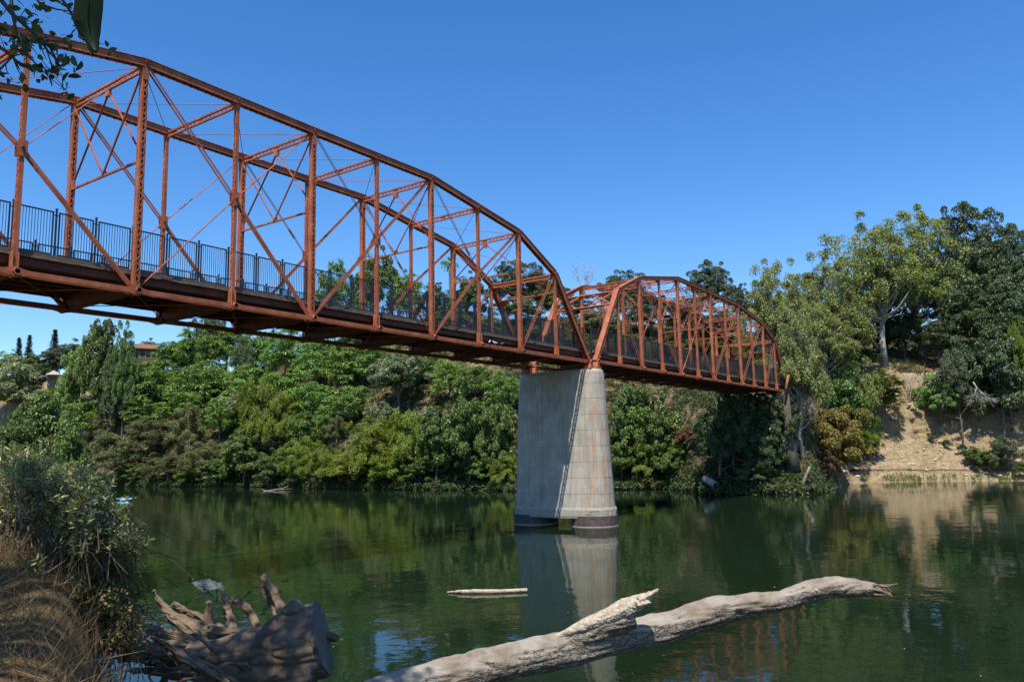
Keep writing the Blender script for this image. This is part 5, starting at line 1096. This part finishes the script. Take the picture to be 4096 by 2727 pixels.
def palm(px, pt, pb, d, label, feather=False, fl=1.9, col=None, group=None):
    B = atd(px, pb, d); top = atd(px, pt, d)[2]; B[2] = min(B[2], hill_xy(B[0], B[1])); Hh = top-B[2]; root = thing('palm_tree', label, 'palm', B, 0, group); rg = np.random.default_rng(int(px)); mb = MB()
    mb.tube([(0, 0, -.5), (.1, 0, Hh*.5), (0, .1, Hh-fl*.7)], [.34, .28, .24], 8); mb.build('trunk', BARK, root, True); q = []; c = np.array([0, .1, Hh-fl*.7])
    for k in range(46):
        a = rg.uniform(0, 2*pi); el = rg.uniform(-.9, 1.2); h = np.array([cos(a)*cos(el), sin(a)*cos(el), sin(el)]); n = 26; s = rg.uniform(.35, 1, n)*fl; w = (rg.random(n)-.5); sd = norm(np.cross(h, (0, 0, 1.))); P = c+h*s[:, None]+sd*(w*fl*(.5 if not feather else .3)*(s/fl))[:, None]-np.array([0, 0, 1.])*(s**2*.13)[:, None]
        q.append(leaf_quads(P, unit(np.cross(sd, h)+rg.normal(size=(n, 3))*.4), h+sd*(w*1.6)[:, None]-np.array([0, 0, .3]), np.full(n, .62), np.full(n, .11), .1))
    link('crown', leaf_mesh('crown', q, G[col or 'broad']), None, root)
    if not feather:
        P = c+rg.normal(size=(160, 3))*np.array([.32, .32, .5])-np.array([0, 0, 1.2]); link('dead_fronds', leaf_mesh('dead_fronds', [leaf_quads(P, unit(rg.normal(size=(160, 3))*np.array([1, 1, .2])), np.tile([0, 0, -1.], (160, 1))+rg.normal(size=(160, 3))*.2, np.full(160, .8), np.full(160, .12))], G['brown']), None, root)
palm(1036, 590, 760, 184, 'tall fan palm standing on the skyline behind the bridge', False, 2.3, 'heaven')
for x, y in ((318, 815), (331, 808)): palm(x, y, 842, 238, 'yellow green feather palm below the brown roof, %s of the pair' % ('left' if x < 325 else 'right'), True, 2.0, 'yellow', 'feather palms by the brown roof')
def bare(px, pt, pb, d, label, name, mat, spread=1.0, depth=5, seed=1, hang=False, r0=.2, n0=4):
    B = atd(px, pb, d); root = thing(name, label, 'bare tree' if not hang else 'dead branch', B); rr = random.Random(seed); H = abs(atd(px, pt, d)[2]-B[2]); mb = MB()
    def go(p, d_, L, r, k):
        e = p+d_*L; m = (p+e)/2+np.array([rr.gauss(0, 1), rr.gauss(0, 1), rr.gauss(0, 1)])*L*.06; mb.tube([p, m, e], [r, r*.85, r*.65], 5 if r > .05 else 4)
        if k == 0: return
        for _ in range(n0 if k > 1 else 3):
            q = norm(d_+np.array([rr.gauss(0, .5), rr.gauss(0, .5), rr.gauss(.08 if not hang else -.05, .35)])*spread); go(e if rr.random() < .6 else p+d_*L*rr.uniform(.5, 1), q, L*rr.uniform(.6, .85), r*.55, k-1)
    if hang: go(np.zeros(3), norm(np.array([.1, -.5, -1])), H*.3, r0, depth)
    else: go(np.array([0, 0, -1.]), np.array([0, 0, 1.]), H*.36+.5, r0, depth)
    mb.build('branches', mat, root, True)
GREYB = mat_plain('grey_dead_bark', (.34, .30, .27), .9, .3, 8, .2)
bare(1338, 603, 690, 190, 'leafless grey tree on the skyline between the two portals', 'leafless_tree', GREYB, 1.1, 4, 4, False, .16, 4)
bare(2238, 965, 878, 140.5, 'grey dead branch hanging down the cliff face', 'dead_branch', GREYB, 1.15, 4, 7, True, .11, 4)
def roots_and_ledge():
    rg = np.random.default_rng(3); rr = random.Random(9)
    B, d0 = ground(2110, 905); root = thing('exposed_roots', 'pale bare roots hanging under the grassy ledge on the cliff', 'roots', B); inv = Matrix.Translation(-root.location); mb = MB()
    for k in range(15):
        x = 2080+k*4.6+rr.uniform(-6, 6); d = d0-1.0+rr.uniform(-.2, .3); p = [(x+rr.uniform(-2, 2), 858, d)]; 
        for y in (872, 885, 898, 912, 925): p.append((p[-1][0]+rr.uniform(-9, 8), y+rr.uniform(-3, 3), d-(y-858)*.012+rr.uniform(-.1, .1)))
        P = [atd(*q) for q in p[:rr.randint(4, 6)]]; mb.tube(P, [.11*rr.uniform(.25, 1)*(1-.13*i) for i in range(len(P))], 6)
    me = mb.mesh('roots', True); me.transform(inv); link('roots', me, mat_plain('pale_root_bark', (.33, .285, .235), .9, .35, 6, .2), root)
    # dry grass: shaggy ledge and tufts over the bluff
    pts = []
    for _ in range(2600): pts.append((rr.gauss(2110, 26), rr.uniform(832, 856)))
    P = []; 
    for x, y in pts:
        q, d = ground(x, y); P.append(q+np.array([0, 0, .1]))
    for _ in range(5200):
        az = rr.uniform(-6, 14); t = rr.uniform(1, 40); d = shore(az)+t; c = fbm(az*1.3, t*.25, 3.)
        if c > .0: P.append(np.array([CAM[0]+d*cos(radians(az)), CAM[1]+d*sin(radians(az)), hill(az, d)]))
    P = np.array(P); n = len(P); to = unit(np.array([CAM[0], CAM[1], 0])-P*np.array([1, 1, 0])); d = unit(np.array([0, 0, .6])+to*.8+rg.normal(size=(n, 3))*.5); L = rg.uniform(.4, .95, n)
    d[:2600] = unit(to[:2600]*1.2+np.array([0, 0, -.35])+rg.normal(size=(2600, 3))*.4); L[:2600] *= 1.4
    me = leaf_mesh('bluff_grass', [leaf_quads(P+d*(L/2)[:, None], unit(rg.normal(size=(n, 3))), d, L, rg.uniform(.07, .15, n), .1)], mat_leaf('straw_coloured_grass', [(.36, .27, .13), (.44, .34, .18), (.30, .22, .11), (.26, .21, .13)], .2, .8, .1, 0, (1.1, 1, .7))); tag(link('bluff_grass', me), kind='stuff')
    # reeds along the waterline
    P = []
    for _ in range(5200):
        az = rr.uniform(-8, 13.5) if rr.random() < .6 else rr.uniform(22, 64); 
        if fbm(az*2.1, 1.7, 2.) < -.02: continue
        d = shore(az)+rr.uniform(-.3, 1.6); P.append(np.array([CAM[0]+d*cos(radians(az)), CAM[1]+d*sin(radians(az)), max(0, hill(az, d))]))
    P = np.array(P); n = len(P); d = unit(np.array([0, 0, 1.])+rg.normal(size=(n, 3))*.4); L = rg.uniform(.3, .9, n)
    me = leaf_mesh('waterside_reeds', [leaf_quads(P+d*(L/2)[:, None], unit(rg.normal(size=(n, 3))*np.array([1, 1, .3])), d, L, rg.uniform(.06, .13, n), .1)], mat_leaf('reed_blades', [(.08, .14, .03), (.12, .18, .04), (.17, .19, .06), (.24, .21, .10)], .3, .6, .2, 0)); tag(link('waterside_reeds', me), kind='stuff')
    o = MB()
    for _ in range(320):
        az = rr.uniform(-8, 13.6); t = abs(rr.gauss(5, 4))+.6; d = shore(az)+t; r_ = rr.choice((.1, .14, .2, .3))*rr.uniform(.7, 1.3); c = (CAM[0]+d*cos(radians(az)), CAM[1]+d*sin(radians(az)), hill(az, d)+r_*.1); k0 = len(o.v); o.ball(c, r_, 6, 4, (1.3, 1.1, .7))
        for i in range(k0, len(o.v)): o.v[i] = tuple(c[j]+(o.v[i][j]-c[j])*(1+.35*mnoise.noise(Vector(o.v[i])*2.3)) for j in range(3))
    tag(o.build('bluff_rubble', mat_plain('crumbled_tan_clods', (.46, .36, .23), .95, .35, 1.5, .4)), kind='stuff')
    # dry tumbled scrub balls on the bluff
    for x, y, w, lb in ((2145, 1015, 14, 'left of the three'), (2178, 1030, 16, 'middle of the three'), (2215, 1042, 15, 'right of the three')):
        tree('brown', x, y-12, y+6, w*1.3, 'round dry scrub tuft on the bare bluff, '+lb, None, None, 'dry scrub tufts on the bluff', 'grey')
roots_and_ledge()
def odds():
    # shaded bare trunk under the bridge end, leaning pale stump, concrete pipe, waterline branch
    def pole(name, label, cat, pts, d, mat, n=10):
        P = []; R = []
        for x, y, r in pts:
            p, q = pr(x, y, r, d); P.append(p); R.append(q)
        o = MB(); o.tube([p-P[0] for p in P], R, n); e = thing(name, label, cat, P[0]); o.build('trunk', mat, e, True); return e
    pole('dead_tree', 'thick bare trunk in shade below the end of the bridge', 'tree trunk', [(1826, 1085, 17), (1818, 1040, 13), (1812, 980, 11), (1806, 900, 8)], 106, mat_plain('shade_darkened_bark', (.085, .07, .055), .95, .5, 3, .8))  # trunk's bark darkened, shade under the bridge end put into its colour
    pole('leaning_stump', 'short pale leaning stump at the waterline beside the orange bush', 'stump', [(1844, 1124, 3.2), (1849, 1106, 3.8), (1856, 1088, 3.6), (1863, 1072, 2.6)], 103, mat_plain('weathered_stump_bark', (.21, .18, .15), .9, .35, 3, .3))
    pole('rusty_pole', 'rusty pole standing in the leaves at the bridge end', 'pole', [(1806, 908, 2.8), (1809, 885, 2.8), (1813, 862, 3.2)], 105, mat_plain('rusted_iron', (.30, .12, .07), .85, .5, 2, .4))
    a, b_ = atd(1622, 1100, 104.4), atd(1646, 1116, 102.6); o = MB(); o.tube([a-b_, np.zeros(3)], .45, 18); mp = mat_plain('pale_concrete_pipe', (.27, .225, .185), .85, .35, 1.5, .3); e = thing('drain_pipe', 'pale concrete drain pipe lying at the waterline right of the pier', 'pipe', b_); o.build('barrel', mp, e, True)
    o = MB(); t = norm(b_-a); o.tube([np.zeros(3)-t*.1, t*.02], .36, 18); o.build('bore_shade_disc', mat_plain('pipe_mouth_shade', (.02, .02, .02), .9), e)  # solid dark disc; the hollow's shade is put into its colour
    B = onz(640, 1126, .1); e = thing('fallen_branch', 'bleached fallen branch trailing along the water under the slope', 'branch', B); o = MB()
    for pts in ([(605, 1129, 1.2), (625, 1127, 1.2), (648, 1123, 1), (664, 1117, .6)], [(630, 1125, .8), (650, 1125, .7), (672, 1123, .4)], [(600, 1124, .5), (615, 1128, .9)]):
        P = []; R = []
        for x, y, r in pts: p, q = pr(x, y, r, hypot(*(B-CAM)[:2])); P.append(p-B); R.append(q)
        o.tube(P, R, 6)
    o.build('branches', mat_plain('bleached_branch', (.27, .23, .18), .9, .2), e, True)
    # pigeons on the bottom chord
    pm = mat_plain('grey_white_feathers', (.50, .50, .52), .7, .3, 12); pd = mat_plain('dark_grey_feathers', (.10, .10, .12), .6, .3, 12)
    def bird(x, y, z, rz, m, label, tilt=0):
        e = thing('pigeon', label, 'bird', (x, y, z), rz, 'pigeons sitting on the bridge'); o = MB()
        o.tube([(-.24, 0, .10), (-.14, 0, .125), (-.04, 0, .135), (.06, 0, .16), (.10, 0, .215), (.115, 0, .25), (.135, 0, .262), (.165, 0, .25), (.18, 0, .245)], [.012, .035, .068, .062, .036, .032, .034, .014, .004], 8)
        o.build('body', m, e, True); o = MB()
        for s in (-1, 1): o.tube([(-.01, s*.025, 0), (0, s*.025, .09)], .008, 4)
        o.build('legs', mat_plain('pink_legs', (.45, .18, .14), .6), e)
    for x, rz, m, lb in ((-12.9, .4, pm, 'whitish pigeon left of the three on the near bottom chord'), (-12.35, 2.6, pm, 'whitish pigeon between two others on the near bottom chord'), (-11.55, .2, pd, 'dark pigeon right of the three on the near bottom chord')): bird(x, -.19, ZC+.096, rz, m, lb)
    bird(-25.2, WID-.1, ZC+.096, 1.0, pd, 'dark pigeon on the far bottom chord above the green slope'); bird(-11.0, WID-.1, ZC+.125, 1.0, pd, 'dark pigeon on the far bottom chord beside the tan bluff')
    # drifting weed and foam flecks
    rg = np.random.default_rng(31); rr = random.Random(31); P = []; 
    for _ in range(190):
        x, y = rr.uniform(780, 2355), rr.uniform(1270, 1580); c = onz(x, y, .006)
        if fbm(c[0]*.09, c[1]*.09, 4.) < .05: continue
        for k in range(rr.randint(5, 22)): P.append(c+np.array([rr.gauss(0, .3), rr.gauss(0, .9), 0]))
    P = np.array(P); n = len(P); me = leaf_mesh('drifting_weed', [leaf_quads(P, unit(np.array([0, 0, 1.])+rg.normal(size=(n, 3))*.15), rg.normal(size=(n, 3))*np.array([.5, 1, .05]), rg.uniform(.06, .22, n), rg.uniform(.008, .02, n))], mat_leaf('brown_water_weed', [(.06, .045, .022), (.10, .075, .04), (.05, .06, .02)], .1, .6, .2, 0)); tag(link('drifting_weed', me), kind='stuff')
    o = MB()
    for _ in range(26):
        x, y = rr.uniform(760, 2355), rr.uniform(1230, 1566); c = onz(x, y, .004); o.ball(c, rr.uniform(.005, .013), 6, 4, (1.4, 1.2, .6))
    tag(o.build('foam_flecks', mat_plain('white_foam', (.8, .8, .78), .6, .05)), kind='stuff')
odds()
